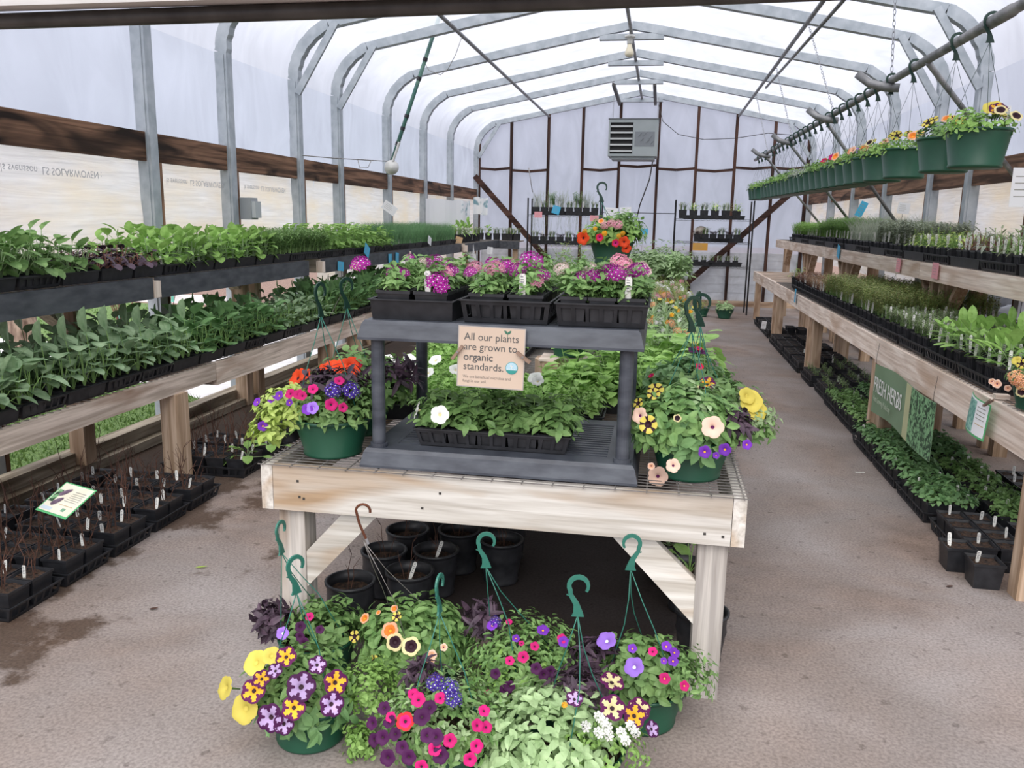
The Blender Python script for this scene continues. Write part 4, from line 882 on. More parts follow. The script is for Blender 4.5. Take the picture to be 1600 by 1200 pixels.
mb.box(-.14, .14, -.14, .14, .54, .555)
for z in (.1, .22, .34, .46): mb.box(-.125, .125, -.13, -.12, z, z+.03); mb.box(-.13, -.12, -.12, .12, z, z+.03); mb.box(.12, .13, -.12, .12, z, z+.03)
mb.build('crate', BLACKP, t)
basket((-.29, 5.1, ZT_+.556), 'tall green basket of orange and yellow flowers standing high in the middle of the table', [('bright', .20, .12, 90, .045, .025, V((0, 0, .01))), ('mid', .14, .10, 50, .04, .018, V((.06, 0, .07)))],
       [('coral', 912, 372, 1.1), ('coral', 975, 378, .9), ('coral', 978, 388, .8), ('redeye', 937, 371, 1), ('redeye', 962, 380, 1), ('marigold', 914, 362, 1), ('marigold', 945, 365, 1), ('marigold', 967, 369, .9), ('marigold', 908, 374, 1), ('marigold', 973, 365, .9), ('vpink', 965, 352, .9), ('vpink', 955, 350, .8), ('vpink', 945, 353, .8), ('orange', 940, 347, .7), ('marigold', 930, 358, .8)], ('d', 941, 284, 5.1, .1), 17, R=(.22, .22, .15))

# ------------------------------------------------------------------ pots hanging from the long pipe
PX = 1.40; PA, PB = (2.06, 2.398), (13.9, 2.499)
def pipez(y): return PA[1]+(PB[1]-PA[1])*(y-PA[0])/(PB[0]-PA[0])
mb = MB(); mb.tube([(PX, PA[0]+1.0, pipez(PA[0]+1)), (PX, PB[0], PB[1])], .0235, 14); mb.tube([(PX, 4.0, pipez(4.0)), (PX, 4.32, pipez(4.32))], .028, 14)
tag(mb.build('hanging_pipe', PIPE, smooth=True), 'long steel pipe hung under the right roof slope carrying the row of green pots', 'pipe')
HY = [4.22, 4.66, 5.38, 5.88, 6.20, 6.49, 6.78, 7.07, 7.36, 7.65, 7.95, 8.25, 8.56, 8.86, 9.16, 9.46, 9.77, 10.08, 10.4, 10.72, 11.04, 11.36, 11.7, 12.5, 12.9, 13.3]
POTH = round_pot(.14, .112, .172); SOILH = soil_round(.125, .148, 5)
hv = []
for k, (mt, Ln, W, n_) in enumerate((('bright', .036, .02, 90), ('mid', .034, .02, 90), ('bright', .03, .013, 100), ('grey', .035, .012, 90))):
    hv.append(f_mound(200+k, .165, .10, n_, Ln, W).mesh('foliage', LF[mt]))
HK = ['first (nearest) of the row, with yellow dark eyed petunias', 'second of the row, with yellow and dark starred flowers', 'third of the row, with dark and yellow petunias', 'fourth of the row, with a peach dark eyed petunia']
for i, y in enumerate(HY):
    z0 = pipez(y)-.0235-.70 if i else pipez(y)-.70-.015
    z0 = pipez(y)-.632; g = 'green pots hung from the long pipe'
    lab = 'green hanging pot '+HK[i] if i < 4 else ('green pot of fresh green leaves hung from the pipe beyond the flowering ones' if i > 14 else ('green pot of silvery brown foliage hung halfway along the pipe' if i in (12, 13, 14) else 'green pot with orange and magenta flowers hung along the near half of the pipe'))
    t = thing('hanging_pot', lab, 'pot', (PX, y, z0), 0, g if i < 4 else lab.split(' hung')[0]+'s along the pipe')
    link(bpy.data.objects.new('pot', POTH), t); link(bpy.data.objects.new('soil', SOILH), t)
    o = link(bpy.data.objects.new('foliage', hv[3] if i in (12, 13, 14) else hv[i % 3]), t, (0, 0, .175)); o.rotation_euler[2] = i*1.3
    r = random.Random(i)
    kinds = {0: ['bee', 'darkeye', 'darkeye', 'darkeye', 'stargold', 'yellow'], 1: ['bee', 'bee', 'bee', 'orange'], 2: ['bee', 'bee', 'orange'], 3: ['darkeye', 'peach', 'bee'], 4: ['peach', 'orange', 'bee'], 5: ['orange', 'darkeye'], 6: ['lav', 'orange'], 7: ['magenta', 'magenta'], 8: ['magenta', 'redeye'], 9: ['redeye', 'magenta'], 10: ['magenta']}.get(i, [])
    for kd in kinds*(2 if i < 3 else 1):
        a = r.uniform(pi*.85, pi*1.8) if i else r.uniform(-pi*.6, pi*.3); e = r.uniform(.5, 1.2); d = polar(a, e)
        put_flower(kd, t, (d.x*.17, d.y*.17, .17+d.z*.10), (d+Vector((-.5, -.7, .3))).normalized(), (1.15 if i < 4 else 1.25)*r.uniform(.8, 1.2))
    add_hanger(t, (0, 0, .632-.087), [(.135*cos(a), .135*sin(a), .17) for a in (.4+i, 2.5+i, 4.6+i)], HOOKD, 0, HOOKD.materials[0], .0011, .0, 1.12)
    if i == 0:
        o = link(bpy.data.objects.new('plant_tag', TAGT[1]), t, (.10, -.05, .16))
# chains, cross pipes and slanting stays that carry the pipe
def chain(p, q, name, lab, n=None):
    p, q = V(p), V(q); L_ = (q-p).length; n = n or int(L_/.034); mb = MB(); d = (q-p).normalized(); x_ = d.orthogonal().normalized(); y_ = d.cross(x_)
    for k in range(n):
        c_ = p+d*(L_*(k+.5)/n); s_ = x_ if k % 2 else y_; a_, b_ = L_/n*.66, .009
        P = [c_+d*a_*cos(t_)+s_*b_*sin(t_) for t_ in [2*pi*j/8 for j in range(9)]]; mb.tube(P, .0024, 4, cap=False)
    return tag(mb.build(name, CHAIN), lab, 'chain', 'chains')
WN = ('nearest the camera', 'second from the camera', 'third from the camera', 'last, near the end wall')
for (xt, yt, zt_, yb), w in zip(((1.36, 5.95, 3.42, 5.9), (1.255, 8.65, 3.40, 7.74), (1.255, 10.9, 3.40, 10.1), (1.255, 13.1, 3.40, 12.3)), WN):
    chain((xt, yt, zt_), (PX, yb, pipez(yb)+.02), 'chain', 'bright steel chain holding up the pot pipe, '+w)
for y, w in zip((5.84, 7.72, 10.1, 12.3), WN):
    mb = MB(); mb.tube([(PX-.20, y+.1, pipez(y)+.05), (PX-.13, y+.07, pipez(y)-.01), (PX-.04, y+.02, pipez(y)-.045), (PX+.04, y, pipez(y)-.052)], .027, 12); tag(mb.build('cross_pipe', PIPE, smooth=True), 'short bent cross pipe under the hanging pipe, '+w, 'pipe', 'cross pipes')
for (ya, yb, zb), w in zip(((5.13, 6.42, 1.72), (8.08, 8.87, 1.36), (10.34, 11.2, 1.45), (12.6, 13.4, 1.45)), WN):
    mb = MB(); mb.tube([(PX+.0, ya, pipez(ya)-.02), (2.44 if zb < 1.7 else 2.53, yb, zb)], .016, 10); tag(mb.build('stay_pipe', PIPE, smooth=True), 'slanting stay pipe from the hanging pipe to the right wall, '+w, 'pipe', 'stay pipes')
# green pole, lamp and cords
p, q = atY(686, 27, 9.0), atY(606, 272, 9.0)
mb = MB(); mb.tube([p+(p-q)*.05, q], .021, 10); t = tag(mb.build('green_pole', plain('teal_pole', (.05, .16, .14), (.12, .24, .19), 8, .5), smooth=True), 'teal green pole hanging aslant on the left with black ties', 'pole')
mb = MB()
d = (q-p)
for k in (.1, .26, .38, .62, .70, .80, .92): c_ = p+d*k; mb.tube([c_-d.normalized()*.02, c_+d.normalized()*.02], .026, 8)
mb.build('tie', BLACKP, t)
c_ = atY(612, 262, 8.93); mb = MB(); mb.lathe([(.0, .05), (.035, .045), (.05, .02), (.075, -.01), (.08, -.03), (0, -.035)], 16); o = mb.build('clamp_lamp', plain('pale_plastic', (.62, .62, .60), None, rough=.4), None, c_, True); o.rotation_euler = (radians(100), 0, radians(20)); tag(o, 'pale round clamp lamp at the foot of the green pole', 'lamp')
mb = MB(); mb.tube([atY(624, 222, 8.93), atY(614, 252, 8.93)], .014, 8); tag(mb.build('tube_holder', plain('pale_plastic', (.6, .6, .6), None)), 'pale tube beside the green pole above the clamp lamp', 'tube')
def cord(pts, r_, mat, lab, name='cord'):
    mb = MB(); mb.tube(pts, r_, 5); return tag(mb.build(name, mat, smooth=True), lab, 'cord')
cord([atY(462, 242, 7.75), atY(520, 247, 8.1), atY(605, 252, 8.9)], .005, WIREM, 'thin grey cord tied along the left posts')
cord([atY(559, 250, 8.3), atY(562, 262, 8.3), atY(575, 262, 8.3), atY(580, 251, 8.3)], .004, WIREM, 'small loop of cord dangling from the left cord')
cord([atY(1028, 160, 15.3), atY(1036, 190, 15.3), atY(1060, 210, 15.3), atY(1100, 218, 15.3), atY(1150, 216, 15.3), atY(1200, 208, 14.5), atY(1250, 212, 13)], .006, DARKPIPE, 'dark cable sagging across the end wall right of the heater')
cord([atY(1021, 246, 15.4), atY(1015, 280, 15.4), atY(1000, 320, 15.4), atY(994, 345, 15.4), atY(992, 347, 15.4), atY(968, 346, 15.4)], .012, DARKPIPE, 'dark conduit dropping from the heater down the end wall')
cord([atY(723, 54, 9.4), atY(712, 85, 9.4), atY(700, 108, 9.4), atY(688, 117, 9.4), atY(670, 110, 9.4), atY(662, 95, 9.4)], .004, WIREM, 'thin pale cord looped under the left roof slope')
cord([atY(826, 262, 14.8), atY(832, 300, 14.8)], .007, WIREM, 'thin rod leaning on the left rack')
mb = MB(); t = thing('hanging_lamp', 'cream bulb in a pale holder hanging under the ridge', 'lamp', atY(983, 89, 10.4)); mb = MB()
mb.lathe([(.0, 0), (.04, .006), (.055, .03), (.05, .065), (.03, .11), (.026, .14)], 18, capt=True); mb.build('bulb', plain('cream_glass', (.74, .68, .52), None, rough=.3), t, smooth=True)
mb = MB(); mb.lathe([(.028, .14), (.034, .155), (.034, .21), (.06, .215), (.06, .24), (.03, .25)], 18, capb=True, capt=True); mb.build('holder', plain('pale_plastic', (.6, .6, .6), None), t, smooth=True)
mb = MB(); mb.tube([(0, 0, .25), (.0, 0, .33)], .012, 6); mb.build('stem', WIREM, t)
o = MB(); c_ = atX(389, 326, XL+.10); t = thing('junction_box', 'grey weatherproof socket box on the left wall post', 'box', c_); mb = MB(); mb.box(-.05, .05, -.06, .06, -.09, .09); mb.build('box', plain('box_grey', (.30, .32, .34), None, rough=.4), t)
mb = MB(); mb.box(.0505, .085, -.05, .05, -.075, .06); mb.build('cover', plain('cover_grey', (.45, .48, .50), None, rough=.2), t)
# heater
t = thing('unit_heater', 'grey louvred unit heater hung by chains before the end wall', 'heater', (-.55, 14.9, 2.60)); hw2, hd, hh = .415, .30, .60
GH = plain('heater_grey', (.30, .34, .35), (.34, .38, .39), 4, .5)
mb = MB(); mb.box(-hw2, -hw2+.03, -hd, hd, 0, hh); mb.box(-.005, hw2, -hd, hd, 0, hh); mb.box(-hw2+.03, -.005, -hd, hd, 0, .04); mb.box(-hw2+.03, -.005, -hd, hd, hh-.05, hh); mb.box(-hw2+.03, -.005, hd-.02, hd, .04, hh-.05); mb.box(-hw2+.06, hw2-.04, -hd+.05, hd, -.05, -.0); mb.build('cabinet', GH, t)
mb = MB(); mb.box(-hw2-.008, hw2+.008, -hd-.008, hd+.008, hh, hh+.016); mb.build('lid', plain('heater_lid', (.10, .11, .12), None), t)
for k in range(5):
    mb = MB(); z = .085+k*.10; mb.beam((-hw2+.032, -hd+.02, z), (-.008, -hd+.02, z), .055, .028); o = mb.build('louvre', plain('louvre_pale', (.50, .52, .52), None, rough=.4), t)
mb = MB(); mb.box(-hw2+.031, -.006, -hd+.06, -hd+.065, .04, hh-.05); mb.build('dark_interior', plain('heater_dark', (.012, .010, .010), None), t)
mb = MB(); mb.box(.03, .36, -hd-.003, -hd-.0005, .16, .40); mb.build('label_panel', plain('label_grey', (.20, .22, .24), None), t)
mb = MB()
for (x, z, l) in ((.08, .32, .09), (.13, .25, .07), (.16, .33, .10), (.22, .22, .09), (.26, .28, .08), (.29, .2, .07)): mb.beam((x, -hd-.004, z), (x+l*.7, -hd-.004, z+l*.7), .002, .022, up=(0, 1, 0))
mb.build('label_stripe', plain('label_stripe', (.42, .45, .47), None), t)
for x in (-.92, -.16):
    chain((x, 14.95, 3.60 if x > -.5 else 3.60), (x+(.0), 14.95, 3.22), 'chain', 'chain holding up the heater on its '+('left' if x < -.5 else 'right'))
for x in (-.86, -.22):
    mb = MB(); mb.beam((x, 13.75, 3.63), (x, 15.8, 3.60), .05, .05); tag(mb.build('heater_rail', DARKPIPE), 'dark angle rail between the last arches above the heater, '+('left' if x < -.5 else 'right'), 'rail')

# ------------------------------------------------------------------ trays and their plants
TRS = tray_mesh(.28, .54, .062, True); TRV = tray_mesh(.28, .54, .062, False)
SHT3 = tray_mesh(.285, .52, .066, True); SHV3 = tray_mesh(.285, .52, .075, False, nx=6, ny=10)
def pack_mesh(w, l, h):
    mb = MB(); a, b_ = w/2, l/2; mb.rings([(a*.88, b_*.88, 0), (a, b_, h), (a-.004, b_-.004, h), (a-.005, b_-.005, h-.008)])
    mb.box(-a+.005, a-.005, -.002, .002, h-.012, h-.001); mb.box(-.002, .002, -b_+.005, b_-.005, h-.012, h-.001); return mb.mesh('cell_pack', BLACKP)
def soil_rect(w, l, z, seed=0):
    r = random.Random(seed); mb = MB(); n = 4; a, b_ = w/2-.005, l/2-.005
    mb.add([(-a+2*a*i/n, -b_+2*b_*j/n, z+r.uniform(-.002, .003)) for j in range(n+1) for i in range(n+1)], [(j*(n+1)+i, j*(n+1)+i+1, (j+1)*(n+1)+i+1, (j+1)*(n+1)+i) for j in range(n) for i in range(n)]); return mb.mesh('soil', SOIL)
def quad(w, l): return [(-w/4, -l/4), (w/4, -l/4), (-w/4, l/4), (w/4, l/4)]
def kindpack(kind, w, l, h, fns, mats, tags=TAGS, tagevery=1, pack=None, tagpos=None, sm=False):
    """several variants of a planted container"""
    out_ = []; pm = pack or pack_mesh(w, l, h); so = soil_rect(w, l, h-.010, hash(kind) % 7 if False else len(kind))
    for i, fn in enumerate(fns):
        parts = [('pot', pm, (0, 0, 0), []), ('soil', so, (0, 0, 0), [])]
        if fn is not None: parts.append(('foliage', fn.mesh('foliage', mats), (0, 0, h-.012), []))
        if tags and i % tagevery == 0: parts.append(('plant_tag', tags[i % 3], tagpos or (w*.3 if i % 2 else -w*.25, -l*.3, h-.02), []))
        out_.append(proto(kind, parts))
    return out_
PW, PL = .172, .130      # pack: long side across the bench, three to a tray, two rows
Q = quad(PW, PL)
def mats_(a, b_='stem'): return [LF[a], LF[b_]]
K = {}
K['collard_seedling'] = kindpack('collard_seedling', PW, PL, .058, [f_leafy(10+i, Q, 6, .20, .105, .082, .05, erect=1.15, bend=.35) for i in range(4)], mats_('blue'), tagevery=4)
K['cabbage_seedling'] = kindpack('cabbage_seedling', PW, PL, .058, [f_leafy(20+i, Q, 6, .20, .095, .078, .05, erect=1.2, bend=.3) for i in range(4)], mats_('deep'), tagevery=4)
K['kohlrabi_seedling'] = kindpack('kohlrabi_seedling', PW, PL, .058, [f_leafy(30+i, Q, 7, .17, .080, .055, .05, erect=1.0) for i in range(4)], mats_('blue'), tagevery=2)
K['broccoli_seedling'] = kindpack('broccoli_seedling', PW, PL, .058, [f_leafy(40+i, Q, 7, .19, .078, .066, .05, erect=1.0, bend=.4) for i in range(4)], mats_('mid', 'light'), tagevery=4)
K['mustard_seedling'] = kindpack('mustard_seedling', PW, PL, .058, [f_leafy(50+i, Q, 8, .16, .080, .058, .045, erect=1.1) for i in range(4)], mats_('bright', 'light'), tagevery=3)
K['red_kale_seedling'] = kindpack('red_kale_seedling', PW, PL, .058, [f_leafy(60+i, Q, 6, .12, .06, .045, .04, erect=.3) for i in range(2)], mats_('purple', 'red'), tagevery=2)
K['parsley_seedling'] = kindpack('parsley_seedling', PW, PL, .058, [f_fern(70+i, Q, 12, .19, R=.05, lf=.030, per=12) for i in range(3)], mats_('mid'), tagevery=3)
K['basil_seedling'] = kindpack('basil_seedling', PW, PL, .058, [f_leafy(80+i, Q, 8, .19, .070, .050, .05, erect=.3) for i in range(3)], mats_('bright'), tagevery=3)
K['chive_clump'] = kindpack('chive_clump', PW, PL, .058, [f_grass(90+i, 260, .075, .055, .24, .0015, lean=.35) for i in range(3)], [LF['chive']], tagevery=1)
K['petunia_seedling'] = kindpack('petunia_seedling', PW, PL, .058, [f_bush(100+i, Q, .11, .055, 16, .030, .018, flat=.6) for i in range(4)], mats_('bright'), tags=None)
K['zinnia_seedling'] = kindpack('zinnia_seedling', PW, PL, .058, [f_leafy(110+i, Q, 12, .12, .070, .013, .02, erect=1.1, bend=.3) for i in range(4)], mats_('light', 'bright'), tagevery=2)
K['cosmos_seedling'] = kindpack('cosmos_seedling', PW, PL, .058, [f_fern(120+i, Q, 12, .17, R=.05, lf=.018, per=12) for i in range(3)], mats_('olive'), tagevery=3)
K['green_seedling'] = kindpack('green_seedling', PW, PL, .058, [f_leafy(130+i, Q, 6, .10, .05, .032, .04) for i in range(3)], mats_('mid'), tagevery=3)
K['sweet_vine'] = kindpack('sweet_vine', PW, PL, .058, [f_leafy(140+i, Q[:3], 9, .17, .085, .075, .07, erect=.2, bend=.3) for i in range(3)], mats_('bright'), tags=None)
def region(kinds, tray_xy, z, zt, grid, label_t, cat_t, group, rz=0, pitch=(.172, .132), traym=None, lab=None, catp='seedling', seed=0, skip=None, jitter=.004, drop=.0, scale=1.0):
    """trays at the given centres, each filled with a grid of planted containers"""
    r = random.Random(seed)
    for ti, (x, y) in enumerate(tray_xy):
        tm = traym[ti % len(traym)] if traym else (TRS if r.random() < .5 else TRV)
        kd = kinds(x, y, ti)
        kn = kd[0] if isinstance(kd, tuple) else kd
        o = single('seedling_tray', tm, (x, y, z), label_t(kn), cat_t, group, rz+pi/2 if grid[2] else rz)
        for i in range(grid[0]):
            for j in range(grid[1]):
                if drop and r.random() < drop: continue
                dx = (i-(grid[0]-1)/2)*pitch[0]; dy = (j-(grid[1]-1)/2)*pitch[1]
                pr_ = K[kn][r.randrange(len(K[kn]))]; nm = lab(kn)
                place(pr_, (x+dx+r.uniform(-jitter, jitter), y+dy+r.uniform(-jitter, jitter), z+.0048), nm, catp, nm[:60].rsplit(' ', 1)[0] if False else 'all of the '+kn.replace('_', ' ')+'s '+zt, 0, scale=scale*r.uniform(.94, 1.06))
WORD = {'collard_seedling': 'broad grey green collard seedlings', 'cabbage_seedling': 'dark green cabbage like seedlings', 'kohlrabi_seedling': 'small waxy leaved seedlings', 'broccoli_seedling': 'round leaved mid green seedlings',
        'mustard_seedling': 'bright green leafy seedlings', 'red_kale_seedling': 'dark purple leaved seedlings', 'parsley_seedling': 'finely cut green herb seedlings', 'basil_seedling': 'glossy bright green tall seedlings', 'chive_clump': 'fine grassy chives',
        'petunia_seedling': 'bright green petunia seedlings', 'zinnia_seedling': 'narrow leaved pale green seedlings', 'cosmos_seedling': 'feathery olive green seedlings', 'green_seedling': 'small green seedlings', 'sweet_vine': 'heart leaved bright green vines'}
def LT(w): return lambda kn: ('black tray of '+WORD.get(kn, kn.replace('_', ' ')+'s')+' '+w)
def LP(w): return lambda kn: ('black cell pack of '+WORD.get(kn, kn.replace('_', ' ')+'s')+' '+w)
# left upper bench
def ku(x, y, i):
    return 'broccoli_seedling' if y < 3.95 else 'red_kale_seedling' if y < 4.35 else 'mustard_seedling' if y < 5.9 else 'parsley_seedling' if y < 7.2 else 'basil_seedling' if y < 8.7 else 'chive_clump'
region(ku, [(-3.145, 2.62+.287*i) for i in range(32)], ZLU+.0065, 'on the left upper bench', (3, 2, 0), LT('on the left upper bench'), 'tray', 'trays on the left upper bench', rz=pi/2, lab=LP('on the left upper bench'), seed=1)
# left lower bench
def kl(x, y, i): return 'collard_seedling' if y < 4.6 else 'cabbage_seedling' if y < 5.5 else 'kohlrabi_seedling' if y < 6.4 else 'cabbage_seedling'
region(kl, [(-2.95, 2.34+.287*i) for i in range(30)], ZLL+.0065, 'on the left lower bench', (3, 2, 0), LT('on the left lower bench'), 'tray', 'trays on the left lower bench', rz=pi/2, lab=LP('on the left lower bench'), seed=2)

# table: petunia flats behind the shelf, vines, flowering strip
region(lambda x, y, i: 'petunia_seedling', [(-1.0, 3.28+.287*i) for i in range(7)]+[(-.455, 3.28+.287*i) for i in range(2)], ZT_, 'on the middle table', (3, 2, 0), LT('behind the charcoal shelf'), 'tray', 'petunia trays behind the shelf', rz=pi/2, lab=LP('behind the charcoal shelf'), seed=3)
region(lambda x, y, i: 'petunia_seedling', [(-1.0, 5.29), (-.9, 5.60)], ZT_, 'on the middle table', (3, 2, 0), LT('behind the charcoal shelf'), 'tray', 'petunia trays behind the shelf', rz=pi/2, lab=LP('behind the charcoal shelf'), seed=31)
for i, (px, py, s) in enumerate(((640, 560, 1), (648, 575, 1), (650, 590, 1.1), (668, 582, 1), (680, 562, 1.1), (606, 560, .9), (712, 577, 1), (836, 590, 1.1), (612, 567, .8), (840, 595, .9))):
    q = atZ(px, py, ZT_+.17); o = bpy.data.objects.new('petunia_bloom', FL['white']); link(o, None, q); face(o, (random.Random(i).uniform(-.4, .4), -.6, .8)); o.scale = (s,)*3
    tag(o, 'white petunia flower open above the seedlings behind the shelf', 'flower', 'white blooms behind the shelf')
region(lambda x, y, i: 'sweet_vine', [(-.17, 3.60), (-.14, 3.90), (.03, 4.19), (.03, 4.47)], ZT_, 'on the middle table', (3, 2, 0), LT('behind the right front baskets'), 'tray', 'vine trays', rz=pi/2, lab=LP('behind the right front baskets'), seed=4)
region(lambda x, y, i: 'zinnia_seedling', [(.02, 4.77+.287*i) for i in range(8)]+[(-.53, 5.3+.287*i) for i in range(4)], ZT_, 'on the middle table', (3, 2, 0), LT('on the right side of the table'), 'tray', 'flower trays on the right of the table', rz=pi/2, lab=LP('on the right side of the table'), seed=5)
region(lambda x, y, i: 'cosmos_seedling', [(.02, 7.10+.287*i) for i in range(14)], ZT_, 'on the middle table', (3, 2, 0), LT('on the far right of the table'), 'tray', 'flower trays on the right of the table', rz=pi/2, lab=LP('on the far right of the table'), seed=6)
r = random.Random(8)
for i in range(240):
    y = 4.8+7*r.random()**.85; y = min(y, 11.3-r.random()*.8); x = r.uniform(-.22, .28); far = y > 7.6
    kd = r.choice(('vpale', 'smallwhite', 'smallwhite', 'smallwhite', 'vpink')) if far else r.choice(('marigold', 'marigold', 'coralv', 'vpink')) if y > 6.8 else r.choice(('smallwhite', 'smallwhite', 'smallwhite', 'marigold', 'coralv', 'yellow'))
    o = bpy.data.objects.new('small_bloom', FL[kd]); link(o, None, (x, y, ZT_+.058+r.uniform(.10, .155))); face(o, (r.uniform(-.3, .3), -.5, .8)); o.scale = (.5 if kd == 'yellow' else (1.8 if kd == 'smallwhite' else .8) if far else 1.0,)*3
    w = 'pale' if far else 'small bright'
    tag(o, ('pale pink and white flower cluster at the far end of the table' if far else 'small coloured flower in the strip along the right side of the table'), 'flower', ('far pale blooms' if far else 'blooms along the table strip'))
# tall potted herbs farther down the table
POTT = sqpot_mesh(.13, .13); STALL = soil_sq(.13, .118, 2)
TALL = {'a': (f_bush(300, [(0, 0)], .44, .15, 75, .062, .032, flat=.3, whorl=4), 'light'), 'b': (f_bush(301, [(0, 0)], .50, .14, 50, .050, .026, flat=.25), 'light'), 'c': (f_fern(302, [(0, 0)], 14, .5, lf=.03, per=16, R=.1), 'olive'), 'd': (f_bush(303, [(0, 0)], .38, .12, 45, .07, .035, flat=.3), 'mid')}
TM = {k: v[0].mesh('foliage', mats_(v[1])) for k, v in TALL.items()}
TL = {'a': 'bushy pale green tall herb in a black pot behind the pink verbenas', 'b': 'tall light green leafy plant in a black pot down the middle table', 'c': 'wispy olive tall plant in a black pot left of the orange basket', 'd': 'mid green bushy plant in a black pot far down the middle table'}
for i, (x, y, kd) in enumerate(((-.62, 7.4, 'c'), (-.80, 7.6, 'c'), (-.72, 7.9, 'b'), (-.95, 7.8, 'c'), (-.55, 8.2, 'b'), (-.35, 9.1, 'a'), (-.2, 9.3, 'a'), (-.05, 9.2, 'a'), (.1, 9.4, 'a'), (.22, 9.1, 'a'), (-.1, 9.6, 'a'), (.05, 9.8, 'b'), (.2, 9.7, 'a'), (-.3, 9.6, 'b'), (-1.1, 8.4, 'd'), (-1.0, 9.0, 'd'), (-.8, 9.4, 'd'), (-1.1, 9.9, 'b'), (-.6, 9.9, 'd'), (-.5, 10.6, 'd'), (-.3, 10.9, 'b'), (-1.05, 7.2, 'd'), (-1.12, 6.6, 'd'), (-.9, 6.9, 'b'), (-.65, 6.7, 'd'))):
    z = ZT_+(.0 if kd != 'a' else 0); yy = y if kd != 'a' else y
    if x > -.25 and 7.0 < y < 11.2: 
        x -= 0.0
    sc = 1.05
    t = thing('potted_herb', TL[kd], 'plant', (x if not (x > -.25 and y < 11.2) else x, yy, z+(.07 if (x > -.25 and y < 11.2) else 0)), 0, 'tall herbs down the table: '+kd if False else {'a': 'bushy tall herbs', 'b': 'light tall plants', 'c': 'wispy tall plants', 'd': 'mid green tall plants'}[kd])
    link(bpy.data.objects.new('pot', POTT), t); link(bpy.data.objects.new('soil', STALL), t); o = link(bpy.data.objects.new('foliage', TM[kd]), t, (0, 0, .12)); o.rotation_euler[2] = i*1.1

# verbenas on the shelf top
VP_ = {}
for nm, w in (('big', .115), ('small', .086)):
    pm = sqpot_mesh(w, .088); so = soil_sq(w, .078, 4); VP_[nm] = (pm, so)
vf = [f_bush(400+i, [(0, 0)], .135, .062, 52, .030, .015, flat=.35, whorl=4).mesh('foliage', mats_('mid')) for i in range(3)]
r = random.Random(12)
tags_at = {(0, 1, 0): 1, (1, 1, 0): 1, (2, 2, 0): 1}
lab3 = ['leftmost', 'middle', 'rightmost']
for k, (cx, nxp, nyp, nm, tm) in enumerate(((-.775, 2, 4, 'big', SHT3), (-.469, 2, 4, 'big', SHV3), (-.168, 3, 5, 'small', SHV3))):
    cy = SY+.295; tz = SHT
    single('carry_tray', tm, (cx, cy, tz), f'{lab3[k]} of the three black trays of pink verbenas on the charcoal shelf', 'tray')
    pw = .125 if nm == 'big' else .089
    for i in range(nxp):
        for j in range(nyp):
            x = cx+(i-(nxp-1)/2)*pw; y = cy-.255+pw/2+.004+j*pw*(.505/(nyp*pw)); lb = f'black pot of pink and purple verbena in the {lab3[k]} shelf tray'
            t = thing('verbena_pot', lb, 'plant', (x, y, tz+.0048), 0, f'verbenas in the {lab3[k]} shelf tray')
            link(bpy.data.objects.new('pot', VP_[nm][0]), t); link(bpy.data.objects.new('soil', VP_[nm][1]), t); o = link(bpy.data.objects.new('foliage', vf[(i+j) % 3]), t, (0, 0, .076)); o.rotation_euler[2] = r.uniform(0, 6); o.scale = (1, 1, 1)
            if (k, i, j) in tags_at:
                tg = tag_mesh(.021, .092, lean=-.05); link(bpy.data.objects.new('plant_tag', tg), t, (-.01, -pw*.40, .062))
for i, (kd, px, py, Y, s) in enumerate((('vmag', 563, 412, 2.62, 1), ('vmag', 615, 425, 2.7, .9), ('vmag', 628, 428, 2.6, .8), ('vmag', 640, 402, 2.95, .5), ('vpale', 660, 410, 2.9, .9), ('vmag', 680, 409, 2.8, 1), ('vmag', 694, 416, 2.75, .9), ('vpink', 693, 428, 2.62, .95), ('vmag', 682, 438, 2.55, 1.1), ('vmag', 690, 449, 2.54, .8), ('vpink', 614, 448, 2.62, .7), ('vpink', 742, 418, 2.75, .9), ('vmag', 770, 412, 2.85, .9), ('vpink', 772, 421, 2.62, 1.1), ('vmag', 787, 417, 2.7, 1), ('vmag', 808, 422, 2.66, .9), ('vpink', 800, 414, 2.9, .9), ('vmag', 830, 407, 2.75, 1.2), ('vmag', 845, 430, 2.62, .9), ('vpink', 836, 440, 2.58, .9), ('vpale', 878, 420, 2.7, 1), ('vpale', 892, 428, 2.66, .6), ('vpale', 923, 421, 2.72, 1), ('vmag', 908, 434, 2.6, .8), ('vmag', 930, 431, 2.6, .9), ('vmag', 950, 424, 2.6, 1), ('vmag', 962, 427, 2.56, 1), ('vpink', 968, 408, 2.8, 1), ('vpink', 975, 413, 2.75, .9), ('vmag', 996, 424, 2.62, 1.1), ('vpale', 1003, 418, 2.7, .9), ('vmag', 735, 425, 2.66, .7), ('vpale', 1008, 425, 2.8, .9), ('vmag', 705, 424, 2.7, .8))):
    o = bpy.data.objects.new('verbena_bloom', FL[kd]); q = atY(px, py, Y); link(o, None, q); face(o, (r.uniform(-.3, .3), -.55, .9)); o.scale = (s,)*3
    w = {'vmag': 'magenta purple', 'vpink': 'rose pink', 'vpale': 'pale blush'}[kd]
    tag(o, f'{w} verbena flower head with white eyes over the shelf trays', 'flower', f'{w} verbena heads')
